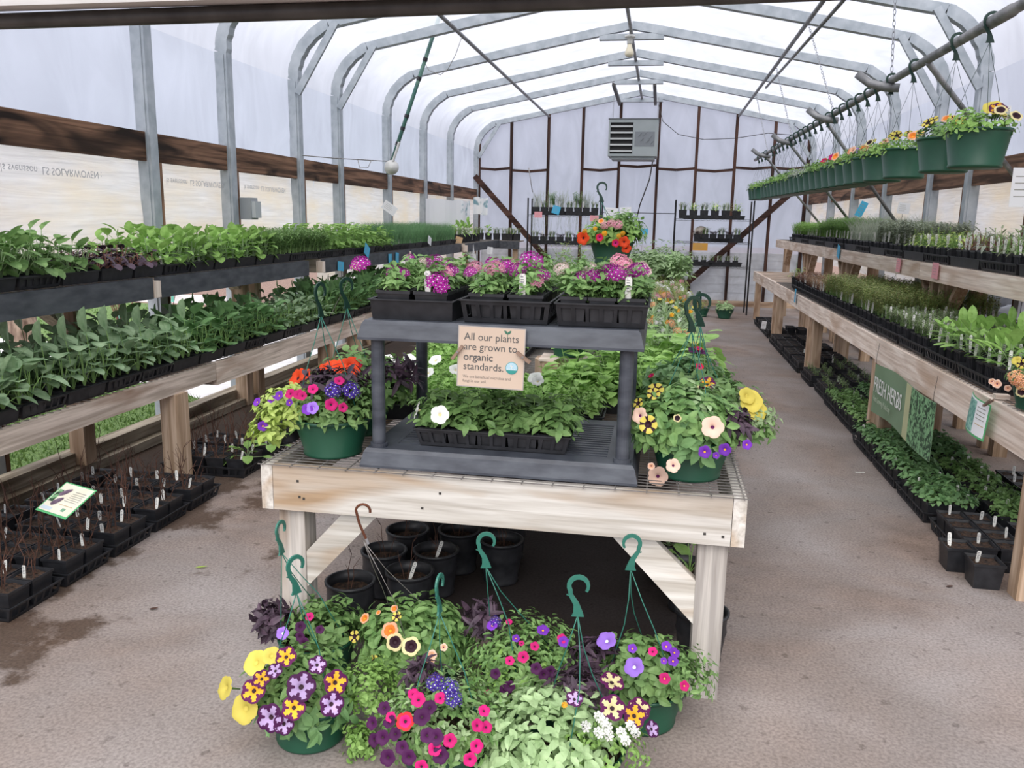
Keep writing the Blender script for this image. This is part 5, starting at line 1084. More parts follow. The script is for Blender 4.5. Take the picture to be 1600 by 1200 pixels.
# petunia tray on the lower shelf
single('seedling_tray', tray_mesh(.28, .52, .062, False, 6, 12), (-.515, SY+.215, SHB), 'black slotted tray of petunias on the lower deck of the charcoal shelf', 'tray', None, pi/2)
pf = [f_bush(420+i, [(-.02, 0), (.02, .02)], .125, .072, 26, .044, .027, flat=.5, whorl=4).mesh('foliage', mats_('mid')) for i in range(3)]
pm = pack_mesh(.10, .13, .058); so = soil_rect(.10, .13, .048, 3)
for i in range(5):
    for j in range(2):
        t = thing('petunia_pack', 'black cell pack of mid green petunias on the lower deck of the shelf', 'seedling', (-.515+(i-2)*.101, SY+.215+(j-.5)*.133, SHB+.0048), 0, 'petunia packs on the lower deck')
        link(bpy.data.objects.new('pot', pm), t); link(bpy.data.objects.new('soil', so), t); o = link(bpy.data.objects.new('foliage', pf[(i+2*j) % 3]), t, (0, 0, .048)); o.rotation_euler[2] = i*2.1+j
for px, py, Y, lb in ((687, 648, 2.52, 'open white petunia facing forward on the lower shelf'), (651, 640, 2.6, 'white petunia seen side on at the left of the lower shelf tray')):
    o = bpy.data.objects.new('petunia_bloom', FL['white']); link(o, None, atY(px, py, Y)); face(o, (.1, -1, .35) if px > 660 else (-.9, -.3, .3)); o.scale = (1.05,)*3; tag(o, lb, 'flower')

# left floor: twiggy pots
PQ = sqpot_mesh(.118, .105, 0, .80); SQ = soil_sq(.118, .092, 6)
tw = [None]+[f_twig(500+i, n, .30, 0, .03).mesh('twigs', [LF['twig']]) for i, n in enumerate((3, 5, 4))]
r = random.Random(21)
def twigpot(x, y, z, lb, g):
    t = thing('twiggy_pot', lb, 'pot', (x, y, z), 0, g); link(bpy.data.objects.new('pot', PQ), t); link(bpy.data.objects.new('soil', SQ), t)
    o = link(bpy.data.objects.new('twigs', tw[r.choice((1, 2, 3, 2))]), t, (0, 0, .09)); o.rotation_euler[2] = r.uniform(0, 6); o.scale = (1, 1, r.uniform(.5, 1.15))
    if r.random() < .8: o = link(bpy.data.objects.new('plant_tag', TAGS[r.randrange(3)]), t, (r.uniform(-.03, .035), r.uniform(-.045, .0), .075)); o.rotation_euler[2] = r.uniform(-.5, .9)
for k, y in enumerate((2.62, 2.93, 3.24, 3.55, 3.86, 4.42, 4.72)):
    xc = -2.585; single('seedling_tray', TRS if False else TRV, (xc, y, .0), 'black tray of twiggy pots on the floor under the left bench', 'tray', 'trays on the left floor', pi/2)
    for i in range(4):
        for j in range(2): twigpot(xc+(i-1.5)*.128, y+(j-.5)*.124, .0048, 'square black pot of bare brown twigs on the left floor in a tray', 'twiggy pots in the left floor trays')
    if k in (0, 1, 2, 3, 4):
        for j in range(2):
            twigpot(-2.93-.06, y+(j-.5)*.124, .0, 'square black pot of bare brown twigs at the back of the left floor', 'twiggy pots along the left sill')
# picture card on wires among the twigs
def card(name, lab, c_, u, v, w, h, border, face_m, parts=(), stick=None, bend=0):
    """u, v: unit vectors along width and height"""
    u = V(u).normalized(); v = (V(v)-u*V(v).dot(u)).normalized(); n_ = u.cross(v); t = thing(name, lab, 'sign', c_)
    M = Matrix((u, v, n_)).transposed().to_4x4(); N = 8
    def plate(nm, x0, x1, y0, y1, z, mt, th=.0012):
        mb = MB(); vs = []
        for sgn in (0, 1):
            for i in range(N+1):
                x = x0+(x1-x0)*i/N; b_ = bend*(1-(2*x/w)**2)
                for y in (y0, y1): vs.append(M @ V((x, y, z+b_-(0 if sgn else th))))
        k = 2*(N+1); fs = [(i*2+k, i*2+2+k, i*2+3+k, i*2+1+k) for i in range(N)]+[(i*2, i*2+1, i*2+3, i*2+2) for i in range(N)]+[(i*2, i*2+2, i*2+2+k, i*2+k) for i in range(N)]+[(i*2+1, i*2+1+k, i*2+3+k, i*2+3) for i in range(N)]+[(0, k, k+1, 1), (2*N, 2*N+1, 2*N+1+k, 2*N+k)]
        mb.add(vs, fs); return mb.build(nm, mt, t)
    plate('card', -w/2, w/2, -h/2, h/2, 0, border)
    plate('face', -w/2*.93, w/2*.93, -h/2*.88, h/2*.93, .0008, face_m, .0006)
    for nm, x0, x1, y0, y1, mt in parts: plate(nm, x0*w, x1*w, y0*h, y1*h, .0016, mt, .0006)
    if stick:
        for p_ in stick: mb = MB(); mb.tube([M @ V((p_[0], -h/2, 0)), V(p_[1])-V(c_)], .0018, 5); mb.build('stake', DARKPIPE, t)
    return t, M
GRB = plain('green_border', (.10, .42, .17), None, rough=.5); CREAMC = plain('cream_card', (.74, .70, .56), (.80, .77, .66), 10, .5)
INK = plain('card_ink', (.30, .30, .27), None); AUB = plain('aubergine_print', (.07, .04, .08), (.20, .14, .20), 14, .5, lo=.4, hi=.6)
LEAFPR = plain('leafy_print', (.025, .07, .035), (.22, .44, .22), 24, .5, lo=.44, hi=.56, dist=1.5)
p_ = [atY(95, 757, 2.99), atY(144, 770, 2.90), atY(110, 808, 2.80), atY(64, 792, 2.86)]
cc_ = sum(p_, V((0, 0, 0)))/4; u_ = ((p_[1]-p_[0])+(p_[2]-p_[3]))*.5; v_ = ((p_[0]-p_[3])+(p_[1]-p_[2]))*.5
t, M = card('picture_card', 'green bordered picture card on wire legs among the twiggy pots', cc_, u_, v_, u_.length, v_.length*1.25, GRB, CREAMC,
     [('printed_leaf', -.44, -.30, -.15, .25, LEAFPR), ('text_line', .05, .38, .27, .29, INK), ('text_line', .02, .40, .20, .215, INK), ('text_line', .02, .38, .14, .155, INK), ('text_line', .02, .40, .08, .095, INK), ('text_line', .0, .38, .02, .035, INK), ('text_line', -.02, .36, -.04, -.025, INK), ('rule', -.05, .38, -.17, -.155, plain('rule_gold', (.5, .36, .18), None)), ('badge', .15, .26, -.34, -.24, plain('badge_green', (.2, .38, .25), None)), ('caption', -.44, -.12, -.40, -.30, plain('caption_blue', (.55, .65, .72), None))],
     stick=[(-.04, (-2.52, 2.9, .09)), (.02, (-2.45, 2.86, .09))])
mb = MB()
def egg(cx, cy, rx, ry, rot):
    P = [];
    for k in range(16): a = 2*pi*k/16; x, y = rx*cos(a), ry*sin(a)*(1-.25*cos(a)); P.append(M @ V((cx+x*cos(rot)-y*sin(rot), cy+x*sin(rot)+y*cos(rot), .0025)))
    mb.add(P, [tuple(range(16))])
w_, h_ = u_.length, v_.length*1.25
egg(-w_*.20, h_*.20, w_*.15, h_*.08, .7); egg(-w_*.18, -h_*.10, w_*.14, h_*.09, .8); mb.build('aubergine_picture', AUB, t)
# leafy rosettes and round nursery pots farther along the left floor
RP = round_pot(.085, .065, .15, BLACKP, n=24, bands=True); RS = soil_round(.073, .115, 9)
bl = f_leafy(600, [(0, 0)], 9, .10, .10, .06, .05, erect=.7).mesh('foliage', mats_('bright', 'light'))
for i, (x, y, f) in enumerate(((-2.44, 5.12, 0), (-2.26, 5.10, 1), (-2.44, 5.30, 1), (-2.26, 5.28, 0), (-2.08, 5.12, 0), (-2.62, 5.2, 0))):
    t = thing('nursery_pot', 'round black nursery pot '+('of broad bright leaves' if f else 'with bare stems')+' on the floor beyond the twiggy trays', 'pot', (x, y, 0), 0, 'nursery pots '+('with leaves' if f else 'with stems')+' on the left floor')
    link(bpy.data.objects.new('pot', RP), t); link(bpy.data.objects.new('soil', RS), t)
    if f: link(bpy.data.objects.new('foliage', bl), t, (0, 0, .11))
    else: link(bpy.data.objects.new('twigs', tw[1+i % 3]), t, (0, 0, .11))
for i, (x, y) in enumerate(((-2.36, 4.40), (-2.34, 4.66))):
    o = bpy.data.objects.new('leafy_seedling', bl); link(o, None, (x, y, .09)); tag(o, 'rosette of broad bright green leaves '+('nearest the bench leg' if i == 0 else 'behind the first')+' on the left floor', 'plant')

# under the table: nursery pots
RB = round_pot(.094, .074, .19, BLACKP, n=32, bands=True); RBS = soil_round(.082, .145, 11)
for i, (x, y) in enumerate(((-1.075, 2.73), (-.885, 2.86), (-.84, 3.08), (-1.045, 3.03), (-1.02, 3.27), (-.80, 3.32), (-.60, 3.25), (-.62, 3.5), (-.95, 3.52), (.21, 2.76), (-1.1, 3.8), (.1, 3.4))):
    lb = ('leftmost round black pot under the table beside the left leg', 'round black pot under the table with a grey tag, second from the left leg', 'round black pot with a tag behind the second pot under the table', 'round black pot tucked behind the leftmost one under the table')[i] if i < 4 else ('black pot partly hidden behind the right table leg' if i == 9 else 'round black nursery pot deep in the shade under the table')
    t = thing('nursery_pot', lb, 'pot', (x, y, 0), 0, None if (i < 4 or i == 9) else 'pots deep under the table')
    link(bpy.data.objects.new('pot', RB), t); link(bpy.data.objects.new('soil', RBS), t)
    if i not in (9, 11): o = link(bpy.data.objects.new('twigs', tw[1]), t, (0, 0, .14)); o.rotation_euler[2] = i*1.7; o.scale = (.7, .7, .7)
    if i in (1, 2): o = link(bpy.data.objects.new('plant_tag', TAGT[0]), t, (.0, -.02, .14)); o.rotation_euler[1] = .35
    if i == 11: link(bpy.data.objects.new('foliage', bl), t, (0, 0, .16))
t = thing('leafy_pot', 'black pot of upright broad leaves behind the right table brace', 'plant', (.18, 3.15, 0)); link(bpy.data.objects.new('pot', RB), t); link(bpy.data.objects.new('soil', RBS), t); o = link(bpy.data.objects.new('foliage', f_leafy(610, [(0, 0)], 8, .18, .13, .06, .05, erect=1.2).mesh('foliage', mats_('bright'))), t, (0, 0, .15))

# right benches
PH = sqpot_mesh(.098, .105, 5, .82); SH = soil_sq(.098, .094, 8)
def herb(kind, mk, mat_, tagp=1.0, n=3, pot=PH, h=.092, tags=TAGT):
    out_ = []
    for i in range(n):
        m_ = mk(i); parts = [('pot', pot, (0, 0, 0), []), ('soil', SH, (0, 0, 0), [])]
        if m_: parts.append(('foliage', m_.mesh('foliage', mat_), (0, 0, h), []))
        if i < n*tagp: parts.append(('plant_tag', tags[i % 3], (-.036+.02*i, -.034, h-.012), []))
        out_.append(proto(kind, parts))
    K[kind] = out_
b0 = [(0, 0)]; b4 = quad(.09, .09)
herb('sorrel_pot', lambda i: f_leafy(700+i, b0, 13, .13, .085, .045, .035, erect=1.25, bend=.25), mats_('bright', 'light'))
herb('thyme_pot', lambda i: f_fern(710+i, b4, 8, .10, R=.03, lf=.015, per=14), mats_('sage', 'stem'))
herb('rosemary_pot', lambda i: f_fern(720+i, b4, 6, .20, R=.03, lf=.024, per=18, lean=.4), mats_('olive', 'stem'))
herb('oregano_pot', lambda i: f_fern(730+i, b4, 6, .14, R=.03, lf=.016, per=14, lean=.9), mats_('dry', 'red'), .6)
herb('bronze_pot', lambda i: f_fern(740+i, b4, 7, .12, R=.03, lf=.015, per=14, lean=1.0), mats_('red', 'twig'), .4)
herb('sage_pot', lambda i: f_leafy(750+i, b0, 12, .15, .060, .020, .05, erect=.8), mats_('sage', 'stem'), 1)
herb('purple_sage_pot', lambda i: f_leafy(760+i, b0, 12, .13, .055, .022, .05, erect=.6), mats_('grey', 'red'), .7)
herb('lavender_pot', lambda i: f_fern(770+i, b4, 8, .19, R=.03, lf=.030, per=10, lean=.25), mats_('grey', 'sage'), 1)
herb('wispy_grass_pot', lambda i: f_grass(780+i, 40, .04, .04, .26, .0022, lean=.6), [LF['grey']], .8)
herb('parsley_pot', lambda i: f_fern(790+i, b4, 7, .17, R=.04, lf=.024, per=13, lean=.6), mats_('bright', 'bright'), .5)
herb('dill_pot', lambda i: f_fern(800+i, b4, 9, .22, R=.04, lf=.022, per=18, lean=.4), mats_('mid', 'bright'), .5)
herb('creeping_pot', lambda i: f_fern(810+i, b4, 7, .06, R=.05, lf=.015, per=12, lean=1.6), mats_('purple', 'twig'), .4)
herb('golden_pot', lambda i: f_leafy(820+i, b4, 8, .11, .035, .016, .04, erect=.4), mats_('lime', 'stem'), .7)
WORD.update({'sorrel_pot': 'upright broad bright leaves', 'thyme_pot': 'tiny grey green thyme', 'rosemary_pot': 'spiky olive green rosemary', 'oregano_pot': 'dry tan stemmed herbs', 'bronze_pot': 'reddish brown creeping herbs', 'sage_pot': 'grey green sage', 'purple_sage_pot': 'purplish grey sage',
 'lavender_pot': 'silvery lavender', 'wispy_grass_pot': 'wispy silvery grass', 'parsley_pot': 'fluffy bright parsley', 'dill_pot': 'fine green dill', 'creeping_pot': 'dark trailing herbs', 'golden_pot': 'yellow green variegated herbs'})
def HT(w): return lambda kn: 'black tray of '+WORD[kn]+' '+w
def HP(w): return lambda kn: 'ribbed square pot of '+WORD[kn]+' '+w
def kr(x, y, i):
    return 'sorrel_pot' if y < 4.9 else 'thyme_pot' if y < 6.5 else 'rosemary_pot' if y < 8.3 else 'oregano_pot' if y < 9.5 else 'bronze_pot'
tl = []
for i in range(11):
    y = 4.30+.555*i
    for j, x in enumerate((1.69, 1.98, 2.27)):
        if y > 9 and j: continue
        if y < 5.2 or j < 2 or i % 2 == 0: tl.append((x, y))
region(kr, tl, ZRL+.0065, 'on the right lower bench', (2, 4, 0), HT('on the right lower bench'), 'tray', 'trays on the right lower bench', lab=HP('on the right lower bench'), catp='herb', seed=41, pitch=(.130, .130), traym=[TRV])
for x in (2.13,):
    for k in range(3): pass
# a taller pot of dry leaves at the far end
t = place(K['golden_pot'][0], (1.64, 10.4, ZRL+.0065), 'lone pair pot with pale dry leaves at the far end of the planted bench', 'herb', None, scale=1.3)
def kru(x, y, i):
    return 'creeping_pot' if y < 5.0 else 'sage_pot' if y < 5.5 else 'purple_sage_pot' if y < 6.3 else 'golden_pot' if y < 7.0 else 'lavender_pot' if y < 8.2 else 'wispy_grass_pot' if y < 9.4 else 'dill_pot' if y < 10.8 else 'parsley_pot'
tl = [(x, 4.12+.555*i) for i in range(17) for x in (2.06,)]+[(2.35, 4.12+.555*i) for i in range(15)]
region(kru, tl, ZRU+.0065, 'on the right upper bench', (2, 4, 0), HT('on the right upper bench'), 'tray', 'trays on the right upper bench', lab=HP('on the right upper bench'), catp='herb', seed=42, pitch=(.130, .130), traym=[TRV, TRS])
# right edge green pot
basket((1.625, 3.74, ZRL+.007), 'green pot of peach verbena and small petunias at the right edge of the picture', [('mid', .15, .10, 60, .035, .018, V((0, 0, 0)))],
       [('coralv', 1587, 590, 1.1), ('coralv', 1597, 598, 1), ('peach', 1558, 600, .8), ('peach', 1575, 606, .6), ('darkeye', 1597, 612, .9), ('yellow', 1590, 565, .6), ('bee', 1598, 570, .8), ('peach', 1550, 596, .6)], None, 51, R=(.16, .16, .13), name='flower_pot', cat='pot')
mb = MB(); mb.box(-.03, .03, -.02, .02, 0, .02); tag(mb.build('wood_chock', W_bench(0), None, (1.545, 3.96, ZRL+.0065)), 'small wooden chock on the corner of the right lower bench', 'block')
# right floor
PR2 = PQ
fl_ = {'mint': [f_bush(900+i, b0, .085, .075, 26, .028, .018, flat=.5).mesh('foliage', mats_('mid')) for i in range(3)], 'straw': [f_bush(910+i, b0, .10, .08, 26, .034, .026, flat=.5, whorl=3).mesh('foliage', mats_('deep')) for i in range(3)], 'thin': [f_fern(920+i, b0, 5, .08, R=.05, lf=.018, per=8).mesh('foliage', mats_('sage')) for i in range(3)]}
r = random.Random(33)
FW = {'mint': 'low mid green mint leaves', 'straw': 'low dark green leaves', 'thin': 'sparse thin greens', None: 'bare soil'}
def floorpots(x0, ys, kd, nx, tagp, tw_, lb):
    for y in ys:
        single('seedling_tray', TRV, (x0, y, 0), 'black tray with '+FW[kd]+' '+lb, 'tray', 'trays with '+FW[kd]+' '+lb, 0)
        for i in range(2):
            for j in range(4):
                if kd is None and r.random() < .1: continue
                t = thing('square_pot', 'square black pot of '+FW[kd]+' '+lb, 'pot', (x0+(i-.5)*.124, y+(j-1.5)*.126, .0048), 0, 'pots of '+FW[kd]+' '+lb)
                link(bpy.data.objects.new('pot', PQ), t); link(bpy.data.objects.new('soil', SQ), t)
                if kd: o = link(bpy.data.objects.new('foliage', fl_[kd][r.randrange(3)]), t, (0, 0, .088)); o.rotation_euler[2] = r.uniform(0, 6)
                if r.random() < tagp: o = link(bpy.data.objects.new('plant_tag', TAGS[r.randrange(3)]), t, (r.uniform(-.035, .035), r.uniform(-.04, .03), .075)); o.rotation_euler[2] = r.uniform(-.6, .9)
W1 = 'on the floor by the near right bench leg'; W2 = 'on the floor under the green banner'; W3 = 'on the floor farther along the right'
t = thing('square_pot', 'nearest square black soil pot on the floor beside the right bench leg', 'pot', (1.45, 3.655, 0)); link(bpy.data.objects.new('pot', PQ), t); link(bpy.data.objects.new('soil', SQ), t); link(bpy.data.objects.new('plant_tag', TAGS[0]), t, (-.03, 0, .075)); t.scale = (1.1, 1.1, 1.1)
t = thing('square_pot', 'second square black soil pot on the floor, just behind the nearest one', 'pot', (1.395, 3.82, 0)); link(bpy.data.objects.new('pot', PQ), t); link(bpy.data.objects.new('soil', SQ), t); link(bpy.data.objects.new('plant_tag', TAGS[2]), t, (-.03, 0, .075)); t.scale = (1.1, 1.1, 1.1)
floorpots(1.57, (4.06,), None, 2, .9, 0, W1); floorpots(1.86, (3.95,), None, 2, .8, 0, W1)
floorpots(1.56, (4.66, 5.23, 5.80), 'straw', 2, .35, 0, W2); floorpots(1.86, (4.52, 5.09), 'mint', 2, .4, 0, W2); floorpots(2.15, (4.9,), None, 2, .3, 0, W2); floorpots(1.86, (5.66,), 'straw', 2, .2, 0, W2)
floorpots(1.60, (6.55, 7.12), 'mint', 2, .2, 0, W3); floorpots(1.62, (7.7,), 'thin', 2, .4, 0, W3); floorpots(1.92, (6.8, 7.4), 'straw', 2, .2, 0, W3)
floorpots(1.60, (8.35,), 'thin', 2, .2, 0, W3); floorpots(1.92, (8.1, 8.8), 'thin', 2, .2, 0, W3)
floorpots(1.60, (9.1, 9.7, 10.3, 10.9), None, 2, .05, 0, 'on the floor far down the right side'); floorpots(1.92, (9.5, 10.2, 10.9, 11.9), None, 2, .05, 0, 'on the floor far down the right side'); floorpots(1.62, (11.75, 12.3, 12.9), None, 2, .0, 0, 'on the floor far down the right side')

# banner on the right bench
t = thing('banner', 'green FRESH HERBS banner with a leafy picture hung on the right lower bench', 'sign', (XF-.018, 5.28, .44)); BG_ = plain('banner_green', (.17, .27, .16), (.20, .31, .19), 5, .45)
def ban(nm, y0, y1, z0, z1, mt, off=0):
    mb = MB(); N = 24; vs = []
    for sgn in (0, .0015):
        for i in range(N+1):
            y = y0+(y1-y0)*i/N; x = .006*sin(y*6)+off*-1+sgn
            for z, zt2 in ((z0, 0), (z1, 1)): vs.append((x, y, z+.012*sin(y*5+1)))
    k = 2*(N+1); mb.add(vs, [(i*2, i*2+1, i*2+3, i*2+2) for i in range(N)]+[(i*2+k, i*2+2+k, i*2+3+k, i*2+1+k) for i in range(N)]+[(i*2, i*2+2, i*2+2+k, i*2+k) for i in range(N)]+[(i*2+1, i*2+1+k, i*2+3+k, i*2+3) for i in range(N)]+[(0, k, k+1, 1), (2*N, 2*N+1, 2*N+1+k, 2*N+k)]); return mb.build(nm, mt, t)
ban('sheet', -.64, .62, -.165, .165, BG_); ban('stripe', -.235, -.13, -.163, .163, plain('banner_stripe', (.50, .52, .30), None), .002); ban('leafy_picture', -.635, -.235, -.16, .16, LEAFPR, .002)
tw1 = plain('banner_white', (.80, .80, .78), None)
text('lettering', 'FRESH HERBS', .145, tw1, t, (-.010, .585, -.02), (pi/2, 0, -pi/2), .0004, 0, sx=.77); text('lettering', 'Herb Growing Made Easy', .055, plain('banner_sub', (.42, .50, .38), None), t, (-.010, .565, -.085), (pi/2, 0, -pi/2), .0004, 0, sx=.72)
for y in (-.61, .61): mb = MB(); mb.tube([(-.002, y, .155), (-.004, y-.01*0, .20), (.006, y, .30)], .0015, 4); mb.build('tie', DARKPIPE, t)
# leaf card clipped to the bench
p_ = [atX(1530, 620, XF-.03), atX(1549, 640, XF-.04), atX(1536, 684, XF-.03), atX(1499, 657, XF-.06)]
cc_ = sum(p_, V((0, 0, 0)))/4; u_ = ((p_[1]-p_[0])+(p_[2]-p_[3]))*.5; v_ = ((p_[0]-p_[3])+(p_[1]-p_[2]))*.5
card('picture_card', 'green bordered leaf card clipped under the herb pots at the right', cc_, u_, v_, u_.length, v_.length, GRB, WHITE, [('leafy_picture', -.44, .05, -.42, .42, plain('teal_print', (.05, .22, .20), (.35, .62, .52), 60, .5)), ('text_line', .12, .4, .3, .32, INK), ('text_line', .12, .4, .2, .22, INK), ('text_line', .12, .4, .1, .12, INK), ('text_line', .12, .4, 0, .02, INK), ('rule', .12, .42, -.15, -.13, plain('rule_gold', (.5, .36, .18), None))], bend=.02)
def clothespin(a, b_, lab, mt=None):
    a, b_ = V(a), V(b_); mb = MB(); d = (b_-a).normalized(); s_ = V((0, -1, 0)) if abs(d.y) < .8 else V((1, 0, 0)); t = thing('clothespin', lab, 'clothespin', a)
    for sg in (-1, 1):
        mb = MB(); mb.beam(s_*sg*.003, (b_-a)+s_*sg*.0065, .009, .0045, up=s_); mb.build('prong', mt or plain('pin_wood', (.20, .13, .09), (.30, .20, .15), 20, .8), t)
    mb = MB(); mb.tube([(b_-a)*.45-s_*.009, (b_-a)*.45+s_*.009], .004, 8); mb.build('spring', WIREM, t); return t
clothespin(atX(1537, 634, XF-.055), atX(1550, 625, XF-.06), 'dark wooden clothespin holding the leaf card at the right bench')

# organic sign on the shelf
sc_ = V((-.5005, SY-.014, 1.0955)); t = thing('organic_sign', 'tan sign reading All our plants are grown to organic standards', 'sign', sc_); SW, SHh = .207, .186
TAN = plain('tan_card', (.60, .47, .37), (.63, .50, .40), 3, .35)
mb = MB(); mb.box(-SW/2, SW/2, -.001, .001, -SHh/2, SHh/2); mb.build('panel', TAN, t); t.rotation_euler = (radians(-2), radians(1.2), 0)
mb = MB(); e_ = .003
for (x0, x1, z0, z1) in ((-SW/2-e_, SW/2+e_, -SHh/2-e_, -SHh/2), (-SW/2-e_, SW/2+e_, SHh/2, SHh/2+e_), (-SW/2-e_, -SW/2, -SHh/2, SHh/2), (SW/2, SW/2+e_, -SHh/2, SHh/2)): mb.box(x0, x1, -.0011, .0009, z0, z1)
mb.build('laminate_edge', plain('laminate', (.42, .38, .36), None, rough=.2), t)
SIK = plain('sign_ink', (.085, .085, .085), None); SIL = plain('sign_ink_light', (.26, .22, .19), None)
X0 = -SW/2+.017
for body, z, sz, bd, mt in (('All our plants', .052, .0325, 0, SIK), ('are grown to', .021, .0325, 0, SIK), ('organic', -.011, .0325, .00035, SIK), ('standards.', -.041, .0325, 0, SIK), ('We use beneficial microbes and', -.067, .0132, 0, SIL), ('fungi in our soil.', -.081, .0132, 0, SIL)):
    text('lettering', body, sz, mt, t, (X0-.001, -.0016, z), (pi/2, 0, 0), .0002, bd, sx=.98 if sz > .02 else .90)
mb = MB(); mb.lathe([(.0195, 0), (.0195, .0006), (0, .0006)], 28); o = mb.build('badge', plain('badge_teal', (.05, .30, .32), None), t, (.067, -.0014, -.028)); o.rotation_euler[0] = pi/2
mb = MB(); mb.lathe([(.0178, 0), (.0178, .0006), (0, .0006)], 28); o = mb.build('badge_sky', plain('badge_sky', (.42, .62, .72), None), t, (.067, -.0022, -.028)); o.rotation_euler[0] = pi/2
mb = MB(); P = [(.0178*cos(a), .0178*sin(a)) for a in [pi+.35+(pi-.7)*k/12 for k in range(13)]]; mb.add([(x, 0, z) for x, z in P], [tuple(range(13))]); mb.build('badge_field', plain('badge_field', (.03, .28, .25), None), t, (.067, -.0031, -.028))
mb = MB(); mb.box(-.0006, .0006, -.0003, 0, -.006, .004)
for k in range(7): a = k*.9; mb.lathe([(.004, 0), (0, .0003)], 8, 0, (0, 0, 0)) if False else mb.box(-.004+.0012*k-.001, -.004+.0012*k+.001, -.0003, 0, .003+.002*sin(a), .006+.003*sin(a))
for k in range(5): mb.box(-.013+.005*k, -.013+.005*k+.003, -.0003, 0, -.0065, -.005)
mb.build('badge_tree', plain('badge_white', (.8, .82, .8), None), t, (.067, -.0032, -.026))
mb = MB(); mb.leaf((0, 0, 0), (.75, 0, .8), (0, -1, 0), .016, .008, 0, 0); mb.leaf((0, 0, 0), (-.75, 0, .8), (0, -1, 0), .016, .008, 0, 0); mb.tube([(0, 0, 0), (0, 0, -.013)], .0006, 4); mb.build('sprout', plain('sprout_green', (.04, .16, .10), None), t, (.050, -.002, .0765))
clothespin((-.59, SY-.021, 1.130), (-.622, SY-.024, 1.088), 'wooden clothespin clipping the left edge of the organic sign'); clothespin((-.418, SY-.021, 1.118), (-.375, SY-.026, 1.088), 'wooden clothespin clipping the right edge of the organic sign')

# paper labels clipped about the house
CB = plain('blue_card', (.06, .42, .68), None, rough=.6); CPK = plain('pink_card', (.78, .34, .38), None, rough=.6); CT = plain('manila_card', (.62, .42, .24), None, rough=.7); CO = plain('amber_card', (.62, .32, .05), None)
def pc(px0, py0, px1, py1, plane, val, mt, lab, rot=0, name='paper_label'):
    f_ = {'X': atX, 'Y': atY}[plane]; a = f_((px0+px1)/2, (py0+py1)/2, val); dpx = (a-EYE).length/F; w, h = abs(px1-px0)*dpx, abs(py1-py0)*dpx
    if plane == 'X': w = min(w*2.2, .14)
    mb = MB(); mb.box(-w/2, w/2, -.0008, .0008, -h/2, h/2)
    for k in range(4): mb.box(-w*.36, w*(.12+.06*(k % 3)), -.0012, -.0008, h*(.28-.17*k)-h*.012, h*(.28-.17*k)+h*.012, 1)
    o = mb.build(name, [mt, INK if mt is WHITE else plain('label_ink_'+mt.name, tuple(x*.55 for x in mt.diffuse_color[:3]), None) if False else INK], None, a)
    o.rotation_euler = (0, rot, 0 if plane == 'Y' else (pi/2 if val < 0 else -pi/2)); return tag(o, lab, 'label')
for a in (((567, 383, 580, 400), 'X', -2.845, CB, 'blue pointed card on the charcoal left bench front, nearest', .5), ((527, 409, 538, 423), 'X', -2.85, CB, 'small blue card low on the charcoal left bench front', .1), ((606, 397, 613, 410), 'X', -2.85, CB, 'left of the two blue cards hanging together on the left bench front', 0), ((617, 395, 624, 410), 'X', -2.85, CB, 'right of the two blue cards hanging together on the left bench front', .1),
          ((665, 434-64, 678, 448-66), 'X', -2.84, WHITE, 'curled white card on the left bench front before the tan one', .3), ((710, 370, 721, 391), 'Y', 12.0, CT, 'tan card hanging at the left bench corner', .25), ((727, 383, 741, 397), 'Y', 12.3, WHITE, 'white printed card below the left bench corner', -.15), ((731, 397, 744, 409), 'Y', 12.25, WHITE, 'second white printed card hung under the first at the left bench corner', -.1), ((761, 386, 770, 397), 'Y', 13.0, WHITE, 'small white card at the far left bench', .1), ((733, 361, 738, 375), 'Y', 12.9, WHITE, 'narrow pale card standing at the far left bench', 0),
          ((865-2, 322, 875, 334), 'Y', 14.25, CB, 'blue card on the top shelf of the left rack', .3), ((835, 331, 847, 340), 'Y', 14.24, CPK, 'pink card at the left end of the left rack', 0), ((922, 337, 935, 346), 'Y', 14.24, CPK, 'pink card at the right end of the left rack', .05), ((945, 325, 965, 341), 'Y', 14.285, WHITE, 'large white card beside the left rack', .08), ((969, 324, 986, 336), 'Y', 14.285, WHITE, 'white and blue card between the two racks', -.05),
          ((985, 356, 995, 368), 'Y', 10.4, CB, 'left blue card among the tall herbs', .15), ((998, 357, 1012, 366), 'Y', 10.4, CB, 'right blue card among the tall herbs', .05), ((1083, 380, 1105, 391), 'Y', 14.2, CO, 'amber card under the middle shelf of the right rack', 0),
          ((549, 409, 562, 421), 'Y', 5.8, CT, 'tan card on a wire behind the left shelf tray', .5), ((1306, 384, 1314, 402), 'X', 1.885, CB, 'blue and white card on the right upper bench front', .2), ((1399, 405, 1408, 424), 'X', 1.885, CPK, 'left of two red pink cards on the right upper bench front', 0), ((1455, 412, 1467, 434), 'X', 1.885, CPK, 'right of two red pink cards on the right upper bench front', 0), ((1240, 455-3, 1245, 472), 'X', 1.49, CB, 'small blue card on the far right lower bench', 0),
          ((1190, 502, 1197, 514), 'Y', 11.6, WHITE, 'white card on the floor tray at the far right', .1), ((1341, 316, 1351, 338), 'Y', 10.0, CB, 'pale blue card on the right wall above the herbs', .4), ((1404, 318, 1420, 333), 'Y', 8.6, WHITE, 'white picture card on a stake above the right upper bench', .1)):
    (b4_, pl, vl, mt, lb, rt) = a; o = pc(*b4_, pl, vl, mt, lb, rt)
    if any(w in lb for w in ('among the tall herbs', 'on a wire', 'on a stake', 'below the left bench', 'far left bench', 'standing at')):
        mb = MB(); mb.tube([(.001, .002, 0), (0, .004, -.42)], .0022, 4); mb.build('stake', WIREM, o)
